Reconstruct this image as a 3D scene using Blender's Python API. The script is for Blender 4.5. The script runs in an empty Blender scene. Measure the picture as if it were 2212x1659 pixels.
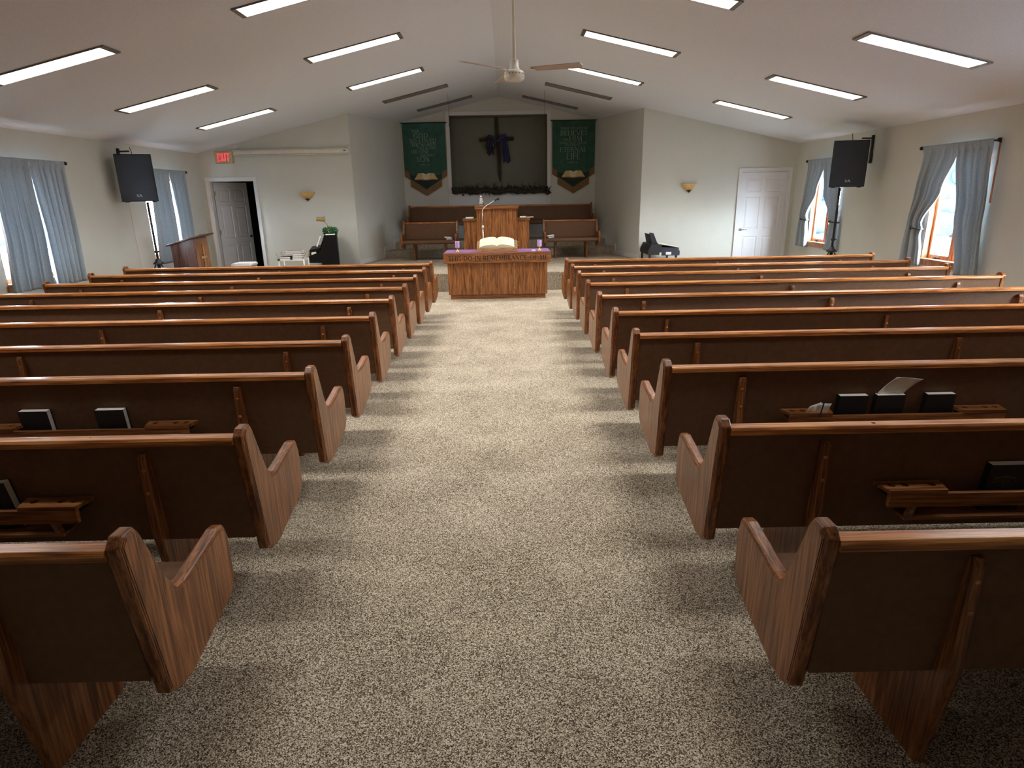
import bpy, bmesh, math, random
from mathutils import Vector, Matrix
C = bpy.context.scene.collection
SC = bpy.context.scene
random.seed(7)
R = math.radians

# ------------------------------------------------------------------ camera
cam_d = bpy.data.cameras.new('camera')
cam = bpy.data.objects.new('camera', cam_d); C.objects.link(cam)
cam_d.sensor_fit = 'HORIZONTAL'; cam_d.sensor_width = 36.0
cam_d.lens = 1330.18 / 2212 * 36.0
cam_d.clip_start = 0.05; cam_d.clip_end = 200
PITCH, YAW, ROLL = 0.2969, 0.0045, -0.018
f_ = Vector((math.sin(YAW) * math.cos(PITCH), math.cos(YAW) * math.cos(PITCH), -math.sin(PITCH)))
r_ = Vector((math.cos(YAW), -math.sin(YAW), 0)); u_ = r_.cross(f_)
r2 = math.cos(ROLL) * r_ + math.sin(ROLL) * u_; u2 = -math.sin(ROLL) * r_ + math.cos(ROLL) * u_
cam.matrix_world = Matrix(((r2.x, u2.x, -f_.x, 0), (r2.y, u2.y, -f_.y, 0), (r2.z, u2.z, -f_.z, 1.7252), (0, 0, 0, 1)))
SC.camera = cam

# ------------------------------------------------------------------ sky, exposure
world = bpy.data.worlds.new('sky'); SC.world = world
world.use_nodes = True
bg = world.node_tree.nodes['Background']
bg.inputs[0].default_value = (0.76, 0.88, 1.0, 1)
bg.inputs[1].default_value = 40.0
LAMP_W, LAMP_SPREAD = 17.0, 118.0     # each lit ceiling fixture: watts and beam spread
SC.view_settings.view_transform = 'Standard'
SC.view_settings.look = 'None'
SC.view_settings.gamma = 1.0
SC.view_settings.use_curve_mapping = False
SC.view_settings.exposure = 0.70
SC.cycles.max_bounces = 8
SC.cycles.diffuse_bounces = 5
SC.cycles.transparent_max_bounces = 8
SC.cycles.sample_clamp_indirect = 6.0
SC.cycles.caustics_reflective = False
SC.cycles.caustics_refractive = False

# ------------------------------------------------------------------ materials
def lin(c):
    return tuple(((v / 255) / 12.92 if v / 255 <= 0.04045 else ((v / 255 + 0.055) / 1.055) ** 2.4) for v in c) + (1.0,)

def new_mat(name):
    m = bpy.data.materials.new(name); m.use_nodes = True
    return m, m.node_tree, m.node_tree.nodes['Principled BSDF']

def N(nt, t, **kw):
    n = nt.nodes.new(t)
    for k, v in kw.items():
        if k in n.inputs: n.inputs[k].default_value = v
        else: setattr(n, k, v)
    return n

def ramp(nt, stops):
    n = nt.nodes.new('ShaderNodeValToRGB'); e = n.color_ramp.elements
    e[0].position, e[0].color = stops[0]; e[1].position, e[1].color = stops[-1]
    for p, c in stops[1:-1]:
        q = e.new(p); q.color = c
    return n

def bump(nt, b, src, strength, dist):
    n = N(nt, 'ShaderNodeBump', Strength=strength, Distance=dist)
    nt.links.new(src, n.inputs['Height']); nt.links.new(n.outputs[0], b.inputs['Normal'])
    return n

def plain(name, rgb, rough=0.6, metal=0.0, noise=0.06, nscale=9.0, bmp=0.0, bscale=200.0, spec=0.5):
    m, nt, b = new_mat(name)
    c = lin(rgb)
    tc = N(nt, 'ShaderNodeTexCoord'); nz = N(nt, 'ShaderNodeTexNoise', Scale=nscale, Detail=4.0)
    nt.links.new(tc.outputs['Object'], nz.inputs['Vector'])
    rp = ramp(nt, [(0.3, tuple(v * (1 - noise) for v in c[:3]) + (1,)), (0.7, tuple(min(1, v * (1 + noise)) for v in c[:3]) + (1,))])
    nt.links.new(nz.outputs['Fac'], rp.inputs[0]); nt.links.new(rp.outputs[0], b.inputs['Base Color'])
    b.inputs['Roughness'].default_value = rough; b.inputs['Metallic'].default_value = metal
    b.inputs['Specular IOR Level'].default_value = spec
    if bmp:
        n2 = N(nt, 'ShaderNodeTexNoise', Scale=bscale, Detail=3.0)
        nt.links.new(tc.outputs['Object'], n2.inputs['Vector']); bump(nt, b, n2.outputs['Fac'], bmp, 0.004)
    return m

def wood(name, dark, mid, light, axis='Z', rough=0.32, coat=0.25, across=58.0, along=2.2, turned=False):
    m, nt, b = new_mat(name)
    tc = N(nt, 'ShaderNodeTexCoord'); oi = N(nt, 'ShaderNodeObjectInfo')
    mul = N(nt, 'ShaderNodeVectorMath', operation='MULTIPLY_ADD')
    mul.inputs[1].default_value = (1, 1, 1)
    cmb = N(nt, 'ShaderNodeCombineXYZ')
    mm = N(nt, 'ShaderNodeMath', operation='MULTIPLY'); mm.inputs[1].default_value = 37.0
    nt.links.new(oi.outputs['Random'], mm.inputs[0])
    for k in range(3): nt.links.new(mm.outputs[0], cmb.inputs[k])
    nt.links.new(tc.outputs['Object'], mul.inputs[0]); nt.links.new(cmb.outputs[0], mul.inputs[2])
    vec = mul.outputs[0]
    if turned:      # boards capping the top edges run front to back
        ge = N(nt, 'ShaderNodeNewGeometry'); sx = N(nt, 'ShaderNodeSeparateXYZ'); nt.links.new(ge.outputs['True Normal'], sx.inputs[0])
        ab = N(nt, 'ShaderNodeMath', operation='ABSOLUTE'); nt.links.new(sx.outputs[2], ab.inputs[0])
        gt = N(nt, 'ShaderNodeMath', operation='GREATER_THAN'); gt.inputs[1].default_value = .62; nt.links.new(ab.outputs[0], gt.inputs[0])
        sv = N(nt, 'ShaderNodeSeparateXYZ'); nt.links.new(vec, sv.inputs[0]); cv = N(nt, 'ShaderNodeCombineXYZ')
        for a_, b_ in ((0, 0), (1, 2), (2, 1)): nt.links.new(sv.outputs[a_], cv.inputs[b_])
        mv = N(nt, 'ShaderNodeMix'); mv.data_type = 'VECTOR'
        nt.links.new(gt.outputs[0], mv.inputs[0]); nt.links.new(vec, mv.inputs[4]); nt.links.new(cv.outputs[0], mv.inputs[5]); vec = mv.outputs[1]
    mp = N(nt, 'ShaderNodeMapping')
    s = {'X': (along, across, across), 'Y': (across, along, across), 'Z': (across, across, along)}[axis]
    mp.inputs['Scale'].default_value = s
    nt.links.new(vec, mp.inputs[0])
    n1 = N(nt, 'ShaderNodeTexNoise', Scale=1.0, Detail=5.0, Distortion=0.6)
    nt.links.new(mp.outputs[0], n1.inputs['Vector'])
    mp2 = N(nt, 'ShaderNodeMapping'); mp2.inputs['Scale'].default_value = tuple(v * (0.16 if v > 10 else 0.45) for v in s)
    nt.links.new(vec, mp2.inputs[0])
    wv = N(nt, 'ShaderNodeTexNoise', Scale=1.0, Detail=2.0, Distortion=1.2)
    nt.links.new(mp2.outputs[0], wv.inputs['Vector'])
    sn = N(nt, 'ShaderNodeMath', operation='MULTIPLY'); sn.inputs[1].default_value = 42.0
    nt.links.new(wv.outputs['Fac'], sn.inputs[0])
    si = N(nt, 'ShaderNodeMath', operation='SINE'); nt.links.new(sn.outputs[0], si.inputs[0])
    s2 = N(nt, 'ShaderNodeMath', operation='MULTIPLY_ADD'); s2.inputs[1].default_value = 0.055
    nt.links.new(si.outputs[0], s2.inputs[0]); nt.links.new(n1.outputs['Fac'], s2.inputs[2])
    rp = ramp(nt, [(0.33, lin(dark)), (0.50, lin(mid)), (0.70, lin(light))])
    nt.links.new(s2.outputs[0], rp.inputs[0])
    mp3 = N(nt, 'ShaderNodeMapping'); mp3.inputs['Scale'].default_value = tuple(v * (3.4 if v > 10 else 2.2) for v in s)
    nt.links.new(vec, mp3.inputs[0])
    n3 = N(nt, 'ShaderNodeTexNoise', Scale=1.0, Detail=2.0); nt.links.new(mp3.outputs[0], n3.inputs['Vector'])
    po = ramp(nt, [(0.36, (.52, .47, .42, 1)), (0.50, (1, 1, 1, 1))]); nt.links.new(n3.outputs['Fac'], po.inputs[0])
    mc = N(nt, 'ShaderNodeMix'); mc.data_type = 'RGBA'; mc.blend_type = 'MULTIPLY'; mc.inputs[0].default_value = 1.0
    nt.links.new(rp.outputs[0], mc.inputs[6]); nt.links.new(po.outputs[0], mc.inputs[7]); nt.links.new(mc.outputs[2], b.inputs['Base Color'])
    b.inputs['Roughness'].default_value = rough
    b.inputs['Specular IOR Level'].default_value = 0.35
    b.inputs['Coat Weight'].default_value = coat; b.inputs['Coat Roughness'].default_value = 0.18
    bump(nt, b, n1.outputs['Fac'], 0.06, 0.002)
    return m

def emit(name, rgb, s):
    m, nt, b = new_mat(name)
    b.inputs['Base Color'].default_value = lin(rgb)
    b.inputs['Emission Color'].default_value = lin(rgb); b.inputs['Emission Strength'].default_value = s
    return m

def carpet_mat(name):
    m, nt, b = new_mat(name)
    tc = N(nt, 'ShaderNodeTexCoord')
    v = N(nt, 'ShaderNodeTexVoronoi', Scale=255.0); v.feature = 'F1'
    nt.links.new(tc.outputs['Object'], v.inputs['Vector'])
    n1 = N(nt, 'ShaderNodeTexNoise', Scale=215.0, Detail=3.0, Roughness=0.6)
    nt.links.new(tc.outputs['Object'], n1.inputs['Vector'])
    n2 = N(nt, 'ShaderNodeTexNoise', Scale=2.2, Detail=3.0)
    nt.links.new(tc.outputs['Object'], n2.inputs['Vector'])
    sp = N(nt, 'ShaderNodeSeparateColor'); nt.links.new(v.outputs['Color'], sp.inputs[0])
    a = N(nt, 'ShaderNodeMath', operation='MULTIPLY_ADD'); a.inputs[1].default_value = 0.42
    nt.links.new(sp.outputs[0], a.inputs[0])
    k = N(nt, 'ShaderNodeMath', operation='MULTIPLY_ADD'); k.inputs[1].default_value = 0.75; k.inputs[2].default_value = -0.09
    nt.links.new(n1.outputs['Fac'], k.inputs[0]); nt.links.new(k.outputs[0], a.inputs[2])
    w = N(nt, 'ShaderNodeMath', operation='MULTIPLY_ADD'); w.inputs[1].default_value = 0.16; w.inputs[2].default_value = -0.08
    nt.links.new(n2.outputs['Fac'], w.inputs[0])
    ad = N(nt, 'ShaderNodeMath', operation='ADD'); nt.links.new(a.outputs[0], ad.inputs[0]); nt.links.new(w.outputs[0], ad.inputs[1])
    rp = ramp(nt, [(0.29, lin((54, 46, 38))), (0.42, lin((126, 111, 92))), (0.55, lin((190, 174, 149))), (0.70, lin((244, 232, 210)))])
    nt.links.new(ad.outputs[0], rp.inputs[0]); nt.links.new(rp.outputs[0], b.inputs['Base Color'])
    b.inputs['Roughness'].default_value = 0.95; b.inputs['Specular IOR Level'].default_value = 0.1
    bump(nt, b, ad.outputs[0], 0.6, 0.006)
    return m

def glass_mat(name):
    m, nt, b = new_mat(name)
    out = nt.nodes['Material Output']
    g = N(nt, 'ShaderNodeBsdfGlossy', Roughness=0.02); t = N(nt, 'ShaderNodeBsdfTransparent')
    mx = N(nt, 'ShaderNodeMixShader'); mx.inputs[0].default_value = 0.06
    nt.links.new(t.outputs[0], mx.inputs[1]); nt.links.new(g.outputs[0], mx.inputs[2]); nt.links.new(mx.outputs[0], out.inputs[0])
    return m

def cloth_mat(name, rgb, trans=0.25, weave=900.0):
    m, nt, b = new_mat(name)
    out = nt.nodes['Material Output']
    tc = N(nt, 'ShaderNodeTexCoord'); nz = N(nt, 'ShaderNodeTexNoise', Scale=60.0, Detail=5.0)
    mp = N(nt, 'ShaderNodeMapping'); mp.inputs['Scale'].default_value = (3, 3, 1)
    nt.links.new(tc.outputs['Object'], mp.inputs[0]); nt.links.new(mp.outputs[0], nz.inputs['Vector'])
    c = lin(rgb)
    rp = ramp(nt, [(0.3, tuple(v * 0.82 for v in c[:3]) + (1,)), (0.7, tuple(min(1, v * 1.15) for v in c[:3]) + (1,))])
    nt.links.new(nz.outputs['Fac'], rp.inputs[0]); nt.links.new(rp.outputs[0], b.inputs['Base Color'])
    b.inputs['Roughness'].default_value = 0.9; b.inputs['Specular IOR Level'].default_value = 0.15
    if trans:
        tl = N(nt, 'ShaderNodeBsdfTranslucent'); nt.links.new(rp.outputs[0], tl.inputs[0])
        mx = N(nt, 'ShaderNodeMixShader'); mx.inputs[0].default_value = trans
        nt.links.new(b.outputs[0], mx.inputs[1]); nt.links.new(tl.outputs[0], mx.inputs[2]); nt.links.new(mx.outputs[0], out.inputs[0])
    return m

OAKZ = wood('oak_upright', (92, 52, 26), (138, 84, 45), (164, 108, 64), 'Z', coat=.08, turned=True)
OAKX = wood('oak_rail', (140, 80, 36), (188, 118, 58), (214, 148, 84), 'X', rough=0.28, coat=0.35)
OAKY = wood('oak_arm', (118, 66, 34), (160, 98, 56), (188, 122, 74), 'Y', rough=0.3)
TOAK = wood('table_oak', (104, 62, 30), (146, 92, 50), (170, 114, 66), 'Z', rough=0.38, across=44)
TOAKX = wood('table_oak_apron', (106, 64, 32), (146, 92, 50), (170, 114, 66), 'X', rough=0.38, across=44)
BOXOAK = wood('light_oak', (150, 100, 50), (190, 140, 84), (212, 166, 106), 'X', rough=0.4, across=30)
LECT = wood('lectern_wood', (70, 42, 32), (96, 60, 46), (114, 74, 56), 'Z', rough=0.4)
WINW = wood('window_wood', (150, 92, 56), (186, 126, 84), (206, 150, 106), 'Z', rough=0.4, across=28)
CROSSW = wood('dark_timber', (34, 24, 16), (56, 42, 28), (76, 58, 40), 'Z', rough=0.7, coat=0)
FABRIC = plain('brown_upholstery', (104, 74, 51), rough=0.75, noise=0.12, nscale=30, bmp=0.5, bscale=260, spec=0.3)
WALL = plain('wall_paint', (212, 212, 203), rough=0.85, noise=0.02, nscale=3, bmp=0.12, bscale=160, spec=0.2)
NICHE = plain('niche_wall_shaded', (128, 126, 112), rough=0.9, noise=0.03, nscale=3, bmp=0.1, bscale=160, spec=0.2)  # wall paint darkened, recess shade put into the colour
CEIL = plain('ceiling_texture', (226, 232, 240), rough=0.95, noise=0.05, nscale=60, bmp=0.55, bscale=90, spec=0.1)
TRIM = plain('white_trim', (226, 226, 226), rough=0.45, noise=0.01)
DOORW = plain('white_door_paint', (228, 229, 232), rough=0.4, noise=0.01)
CARPET = carpet_mat('speckled_carpet')
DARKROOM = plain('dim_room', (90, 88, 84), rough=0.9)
BLACK = plain('black_plastic', (30, 31, 34), rough=0.5, noise=0.1)
GRILLE = plain('speaker_grille', (34, 38, 44), rough=0.6, noise=0.1, bmp=0.6, bscale=500)
PIANO = plain('black_lacquer', (10, 10, 10), rough=0.5, noise=0.1, spec=0.2)
NAVYB = plain('dark_blue_vinyl', (40, 46, 62), rough=0.5)
IVORY = plain('ivory_keys', (232, 228, 214), rough=0.35)
PAPER = plain('paper', (246, 244, 238), rough=0.8, noise=0.03, nscale=40)
PAGES = plain('page_edges', (232, 222, 190), rough=0.85, noise=0.08, nscale=120)
COVER = plain('black_book_cover', (26, 26, 28), rough=0.55)
MAROON = plain('maroon_cover', (88, 34, 36), rough=0.55)
BRASS = plain('brass', (196, 166, 110), rough=0.3, metal=1.0, noise=0.03)
CHROME = plain('chrome', (200, 202, 206), rough=0.2, metal=1.0, noise=0.02)
STEEL = plain('white_enamel', (224, 220, 208), rough=0.35)
BLADE = plain('fan_blade', (176, 158, 140), rough=0.5)
CURT = cloth_mat('grey_blue_linen', (172, 183, 190), 0.15)
PURPLE = cloth_mat('purple_cloth', (136, 98, 140), 0.0)
INDIGO = cloth_mat('indigo_cloth', (64, 62, 98), 0.0)
GREENB = plain('green_banner_fabric', (44, 84, 68), rough=0.8, noise=0.28, nscale=5)
DKGREEN = plain('deep_green_fabric', (30, 48, 42), rough=0.8, noise=0.2, nscale=6)
GOLDB = plain('bronze_band_fabric', (122, 92, 56), rough=0.75, noise=0.12)
BLET = plain('banner_lettering', (170, 176, 160), rough=0.8)
PARCH = plain('printed_parchment', (206, 176, 120), rough=0.8, noise=0.15, nscale=14)
PARCHW = plain('printed_page_glow', (222, 208, 172), rough=0.8, noise=0.1, nscale=14)
BROWNP = plain('printed_page_edge', (140, 92, 52), rough=0.8, noise=0.1)
ENGR = plain('engraved_letters', (44, 26, 16), rough=0.8)
LILAC = plain('lilac_wax', (196, 160, 206), rough=0.5)
LEAF = plain('green_leaves', (54, 104, 62), rough=0.6, noise=0.3, nscale=60)
DLEAF = plain('dried_branches', (46, 44, 34), rough=0.8, noise=0.4, nscale=50)
AMBER = plain('alabaster_glass', (214, 178, 116), rough=0.35, noise=0.2, nscale=30)
BRONZE = plain('dark_bronze', (52, 38, 30), rough=0.45, metal=0.6)
EXITH = plain('exit_housing', (188, 164, 116), rough=0.5)
EXITL = emit('exit_letters', (255, 40, 70), 0.9)
DIFF = emit('lit_diffuser', (255, 252, 246), 3.0)
DIFFOFF = plain('unlit_diffuser', (130, 128, 122), rough=0.5)
HOUS = plain('light_housing', (110, 106, 100), rough=0.5)
GLASS = glass_mat('window_glass')
SILV = plain('silver_logo', (206, 208, 210), rough=0.3)
GREY = plain('grey_ribbon', (110, 104, 92), rough=0.7)
OUTG = plain('snowy_ground', (226, 230, 236), rough=0.9)
OUTL = plain('conifer_green', (34, 56, 76), rough=0.9, noise=0.4, nscale=12)
BARK = plain('bark', (80, 66, 54), rough=0.9)
BLKW = plain('black_hole', (8, 7, 6), rough=0.9)

# ------------------------------------------------------------------ helpers
class MB:
    def __init__(s): s.bm = bmesh.new()
    def face(s, pts):
        try: return s.bm.faces.new([s.bm.verts.new(p) for p in pts])
        except ValueError: return None
    def box(s, x0, x1, y0, y1, z0, z1, M=None):
        v = [s.bm.verts.new((M @ Vector(p)) if M else p) for p in ((x0,y0,z0),(x1,y0,z0),(x1,y1,z0),(x0,y1,z0),(x0,y0,z1),(x1,y0,z1),(x1,y1,z1),(x0,y1,z1))]
        for f in ((3,2,1,0),(4,5,6,7),(0,1,5,4),(1,2,6,5),(2,3,7,6),(3,0,4,7)): s.bm.faces.new([v[i] for i in f])
        return s
    def loft(s, rings, cap=True):
        R_ = [[s.bm.verts.new(p) for p in r] for r in rings]
        n = len(R_[0])
        for a, b in zip(R_, R_[1:]):
            for i in range(n):
                j = (i + 1) % n
                s.bm.faces.new((a[i], a[j], b[j], b[i]))
        if cap:
            s.bm.faces.new(list(reversed(R_[0]))); s.bm.faces.new(R_[-1])
        return s
    def prism(s, poly, axis, a0, a1):
        def P(u, v, a): return {'X': (a, u, v), 'Y': (u, a, v), 'Z': (u, v, a)}[axis]
        return s.loft([[P(u, v, a0) for u, v in poly], [P(u, v, a1) for u, v in poly]])
    def tube(s, pts, rad, n=10, cap=True):
        pts = [Vector(p) for p in pts]; rings = []
        rads = rad if isinstance(rad, (list, tuple)) else [rad] * len(pts)
        prev = None
        for i, p in enumerate(pts):
            d = (pts[min(i + 1, len(pts) - 1)] - pts[max(i - 1, 0)]).normalized()
            ref = prev if prev is not None else (Vector((0, 0, 1)) if abs(d.z) < 0.9 else Vector((1, 0, 0)))
            a = (ref - d * ref.dot(d))
            if a.length < 1e-5: a = d.orthogonal()
            a.normalize(); b = d.cross(a); prev = a
            rings.append([p + (a * math.cos(2 * math.pi * k / n) + b * math.sin(2 * math.pi * k / n)) * rads[i] for k in range(n)])
        return s.loft(rings, cap)
    def lathe(s, prof, cx=0, cy=0, n=24, M=None):
        rings = []
        for r, z in prof:
            r = max(r, 1e-4)
            q = [Vector((cx + r * math.cos(2 * math.pi * k / n), cy + r * math.sin(2 * math.pi * k / n), z)) for k in range(n)]
            rings.append([M @ p for p in q] if M else q)
        return s.loft(rings)
    def ball(s, c, r, sub=2, scale=(1, 1, 1), jit=0.0):
        g = bmesh.ops.create_icosphere(s.bm, subdivisions=sub, radius=1.0)
        for v in g['verts']:
            k = 1 + random.uniform(-jit, jit)
            v.co = Vector((v.co.x * r * scale[0] * k, v.co.y * r * scale[1] * k, v.co.z * r * scale[2] * k)) + Vector(c)
        return s
    def grid(s, P):
        V = [[s.bm.verts.new(p) for p in row] for row in P]
        for a, b in zip(V, V[1:]):
            for i in range(len(a) - 1): s.bm.faces.new((a[i], a[i + 1], b[i + 1], b[i]))
        return s
    def plate(s, outline, holes, z0, z1):
        def loop(pts): 
            v = [s.bm.verts.new((x, y, z1)) for x, y in pts]
            return v, [s.bm.edges.new((v[i], v[(i + 1) % len(v)])) for i in range(len(v))]
        vs, es = loop(outline)
        for cx, cy, r in holes:
            v, e = loop([(cx + r * math.cos(2 * math.pi * k / 14), cy + r * math.sin(2 * math.pi * k / 14)) for k in range(14)])
            vs += v; es += e
        g = bmesh.ops.triangle_fill(s.bm, use_beauty=True, use_dissolve=False, edges=es)
        fs = [x for x in g['geom'] if isinstance(x, bmesh.types.BMFace)]
        e = bmesh.ops.extrude_face_region(s.bm, geom=fs)
        for x in e['geom']:
            if isinstance(x, bmesh.types.BMVert): x.co.z += z0 - z1
        return s

def tag(o, label=None, cat=None, group=None, kind=None):
    if label: o['label'] = label
    if cat: o['category'] = cat
    if group: o['group'] = group
    if kind: o['kind'] = kind
    return o

def obj(name, mb, mat, parent=None, smooth=False, bevel=0.0, loc=None, solid=0.0):
    bm = mb.bm
    bmesh.ops.recalc_face_normals(bm, faces=bm.faces[:])
    me = bpy.data.meshes.new(name); bm.to_mesh(me); bm.free()
    me.materials.append(mat)
    if smooth:
        for p in me.polygons: p.use_smooth = True
    o = bpy.data.objects.new(name, me); C.objects.link(o)
    if parent: o.parent = parent
    if loc: o.location = loc
    if solid:
        m = o.modifiers.new('thickness', 'SOLIDIFY'); m.thickness = solid; m.offset = 0
    if bevel:
        m = o.modifiers.new('edges', 'BEVEL'); m.width = bevel; m.segments = 2; m.limit_method = 'ANGLE'; m.angle_limit = R(40)
        m.harden_normals = False
    if smooth == 'auto' or (smooth and bevel):
        pass
    return o

def thing(name, label, cat, loc=(0, 0, 0), rz=0.0, group=None):
    o = bpy.data.objects.new(name, None); C.objects.link(o)
    o.empty_display_size = 0.1
    o.location = loc; o.rotation_euler = (0, 0, rz)
    return tag(o, label, cat, group)

def struct(name, mb, mat, parent=None, **kw):
    o = obj(name, mb, mat, parent, **kw)
    if parent is None: o['kind'] = 'structure'
    return o

def dup(root, loc, label, rz=None, group=None):
    r = root.copy(); C.objects.link(r); r.location = loc
    if rz is not None: r.rotation_euler = (0, 0, rz)
    r['label'] = label
    if group: r['group'] = group
    for ch in list(root.children):
        c = ch.copy(); C.objects.link(c); c.parent = r
        for g in list(ch.children):
            d = g.copy(); C.objects.link(d); d.parent = c
    return r

def rounded(pts, rad, seg=5):
    out = []; n = len(pts)
    for i in range(n):
        p = Vector(pts[i]); a = Vector(pts[i - 1]); b = Vector(pts[(i + 1) % n])
        r = rad[i] if isinstance(rad, (list, tuple)) else rad
        if r <= 0: out.append(tuple(p)); continue
        if (a - p).length < 1e-6 or (b - p).length < 1e-6: out.append(tuple(p)); continue
        da, db = (a - p), (b - p)
        la, lb = da.length, db.length
        da.normalize(); db.normalize()
        ang = da.angle(db)
        t = min(r / math.tan(ang / 2), la * 0.45, lb * 0.45)
        for k in range(seg + 1):
            u = k / seg
            q0 = p + da * t; q2 = p + db * t
            out.append(tuple((1 - u) ** 2 * q0 + 2 * u * (1 - u) * p + u * u * q2))
    return out

def inset(poly, d):
    n = len(poly)
    area = sum(poly[i][0] * poly[(i + 1) % n][1] - poly[(i + 1) % n][0] * poly[i][1] for i in range(n))
    sg = 1 if area > 0 else -1
    out = []
    for i in range(n):
        p = Vector(poly[i]); a = Vector(poly[i - 1]); b = Vector(poly[(i + 1) % n])
        e1 = (p - a).normalized(); e2 = (b - p).normalized()
        n1 = Vector((-e1.y, e1.x)) * sg; n2 = Vector((-e2.y, e2.x)) * sg
        m = (n1 + n2)
        if m.length < 1e-6: m = n1
        m.normalize()
        k = d / max(0.5, m.dot(n1))
        out.append(tuple(p + m * k))
    return out

# ------------------------------------------------------------------ capital letters drawn as thick and thin strokes with serifs
TK, TN = 0.125, 0.055
GL = {
 'A': (.74, [(0.02,0,.37,1,TN),(.37,1,.72,0,TK),(.15,.34,.58,.34,TN)], [], [(.02,0),(.72,0)]),
 'B': (.62, [(.12,0,.12,1,TK),(.12,1,.32,1,TN),(.12,.53,.34,.53,TN),(.12,0,.34,0,TN)], [(.32,.765,.19,.235,-90,90,TK),(.33,.265,.25,.265,-90,90,TK)], [(.12,0),(.12,1)]),
 'C': (.80, [(.74,.72,.76,.97,TN)], [(.45,.5,.40,.5,48,312,TK)], []),
 'D': (.80, [(.12,0,.12,1,TK),(.12,1,.36,1,TN),(.12,0,.36,0,TN)], [(.36,.5,.38,.5,-90,90,TK)], [(.12,0),(.12,1)]),
 'E': (.58, [(.12,0,.12,1,TK),(.12,1,.5,1,TN),(.12,.53,.42,.53,TN),(.12,0,.54,0,TN),(.5,1,.51,.84,TN),(.54,0,.56,.17,TN),(.42,.45,.42,.61,TN)], [], [(.12,0),(.12,1)]),
 'F': (.55, [(.12,0,.12,1,TK),(.12,1,.5,1,TN),(.12,.53,.42,.53,TN),(.5,1,.51,.84,TN),(.42,.45,.42,.61,TN)], [], [(.12,0),(.12,1)]),
 'G': (.86, [(.74,.74,.76,.97,TN),(.76,.08,.76,.44,TK)], [(.45,.5,.40,.5,48,318,TK)], [(.76,.44)]),
 'H': (.82, [(.12,0,.12,1,TK),(.70,0,.70,1,TK),(.12,.53,.70,.53,TN)], [], [(.12,0),(.12,1),(.70,0),(.70,1)]),
 'I': (.26, [(.13,0,.13,1,TK)], [], [(.13,0),(.13,1)]),
 'J': (.30, [(.17,-.05,.17,1,TK),(.02,-.2,.17,-.05,TN)], [], [(.17,1)]),
 'L': (.56, [(.12,0,.12,1,TK),(.12,0,.52,0,TN),(.52,0,.54,.18,TN)], [], [(.12,0),(.12,1)]),
 'M': (.98, [(.08,0,.16,1,TN),(.16,1,.48,.05,TK),(.48,.05,.80,1,TN),(.80,1,.88,0,TK)], [], [(.08,0),(.88,0)]),
 'N': (.82, [(.12,0,.12,1,TN),(.12,1,.70,0,TK),(.70,0,.70,1,TN)], [], [(.12,0),(.70,1),(.1,1)]),
 'O': (.94, [], [(.47,.5,.41,.5,0,360,TK)], []),
 'P': (.58, [(.12,0,.12,1,TK),(.12,1,.32,1,TN),(.12,.48,.32,.48,TN)], [(.32,.74,.2,.26,-90,90,TK)], [(.12,0),(.12,1)]),
 'R': (.66, [(.12,0,.12,1,TK),(.12,1,.32,1,TN),(.12,.5,.32,.5,TN),(.32,.5,.62,0,TK)], [(.32,.75,.19,.25,-90,90,TK)], [(.12,0),(.12,1),(.62,0)]),
 'S': (.54, [(.46,.78,.47,.95,TN),(.05,.05,.06,.24,TN)], [(.27,.75,.19,.25,40,270,TK),(.27,.25,.21,.25,90,-140,TK)], []),
 'T': (.68, [(.02,1,.66,1,TN),(.34,0,.34,1,TK),(.02,1,.01,.83,TN),(.66,1,.67,.83,TN)], [], [(.34,0)]),
 'U': (.76, [(.12,.3,.12,1,TK),(.64,.3,.64,1,TN)], [(.38,.3,.26,.3,180,360,TN)], [(.12,1),(.64,1)]),
 'V': (.74, [(.02,1,.37,0,TK),(.37,0,.72,1,TN)], [], [(.02,1),(.72,1)]),
 'W': (1.06, [(.02,1,.30,0,TK),(.30,0,.54,.95,TN),(.54,.95,.78,0,TK),(.78,0,1.04,1,TN)], [], [(.02,1),(1.04,1)]),
 'X': (.72, [(.06,0,.64,1,TK),(.06,1,.64,0,TK)], [], []),
 'Y': (.70, [(.02,1,.35,.48,TK),(.35,.48,.68,1,TN),(.35,0,.35,.5,TK)], [], [(.02,1),(.68,1),(.35,0)]),
 '3': (.5, [], [(.22,.74,.19,.26,140,-90,TN),(.22,.26,.22,.26,90,-140,TK)], []),
 '1': (.3, [(.15,0,.15,1,TK)], [], [(.15,0)]),
 '6': (.54, [(.1,.35,.42,1,TN)], [(.27,.27,.2,.27,0,360,TK)], []),
 ':': (.2, [(.1,.12,.1,.24,TK),(.1,.62,.1,.74,TK)], [], []),
 '.': (.3, [(.15,.44,.15,.6,.16)], [], []),
 ' ': (.36, [], [], []),
}
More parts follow.
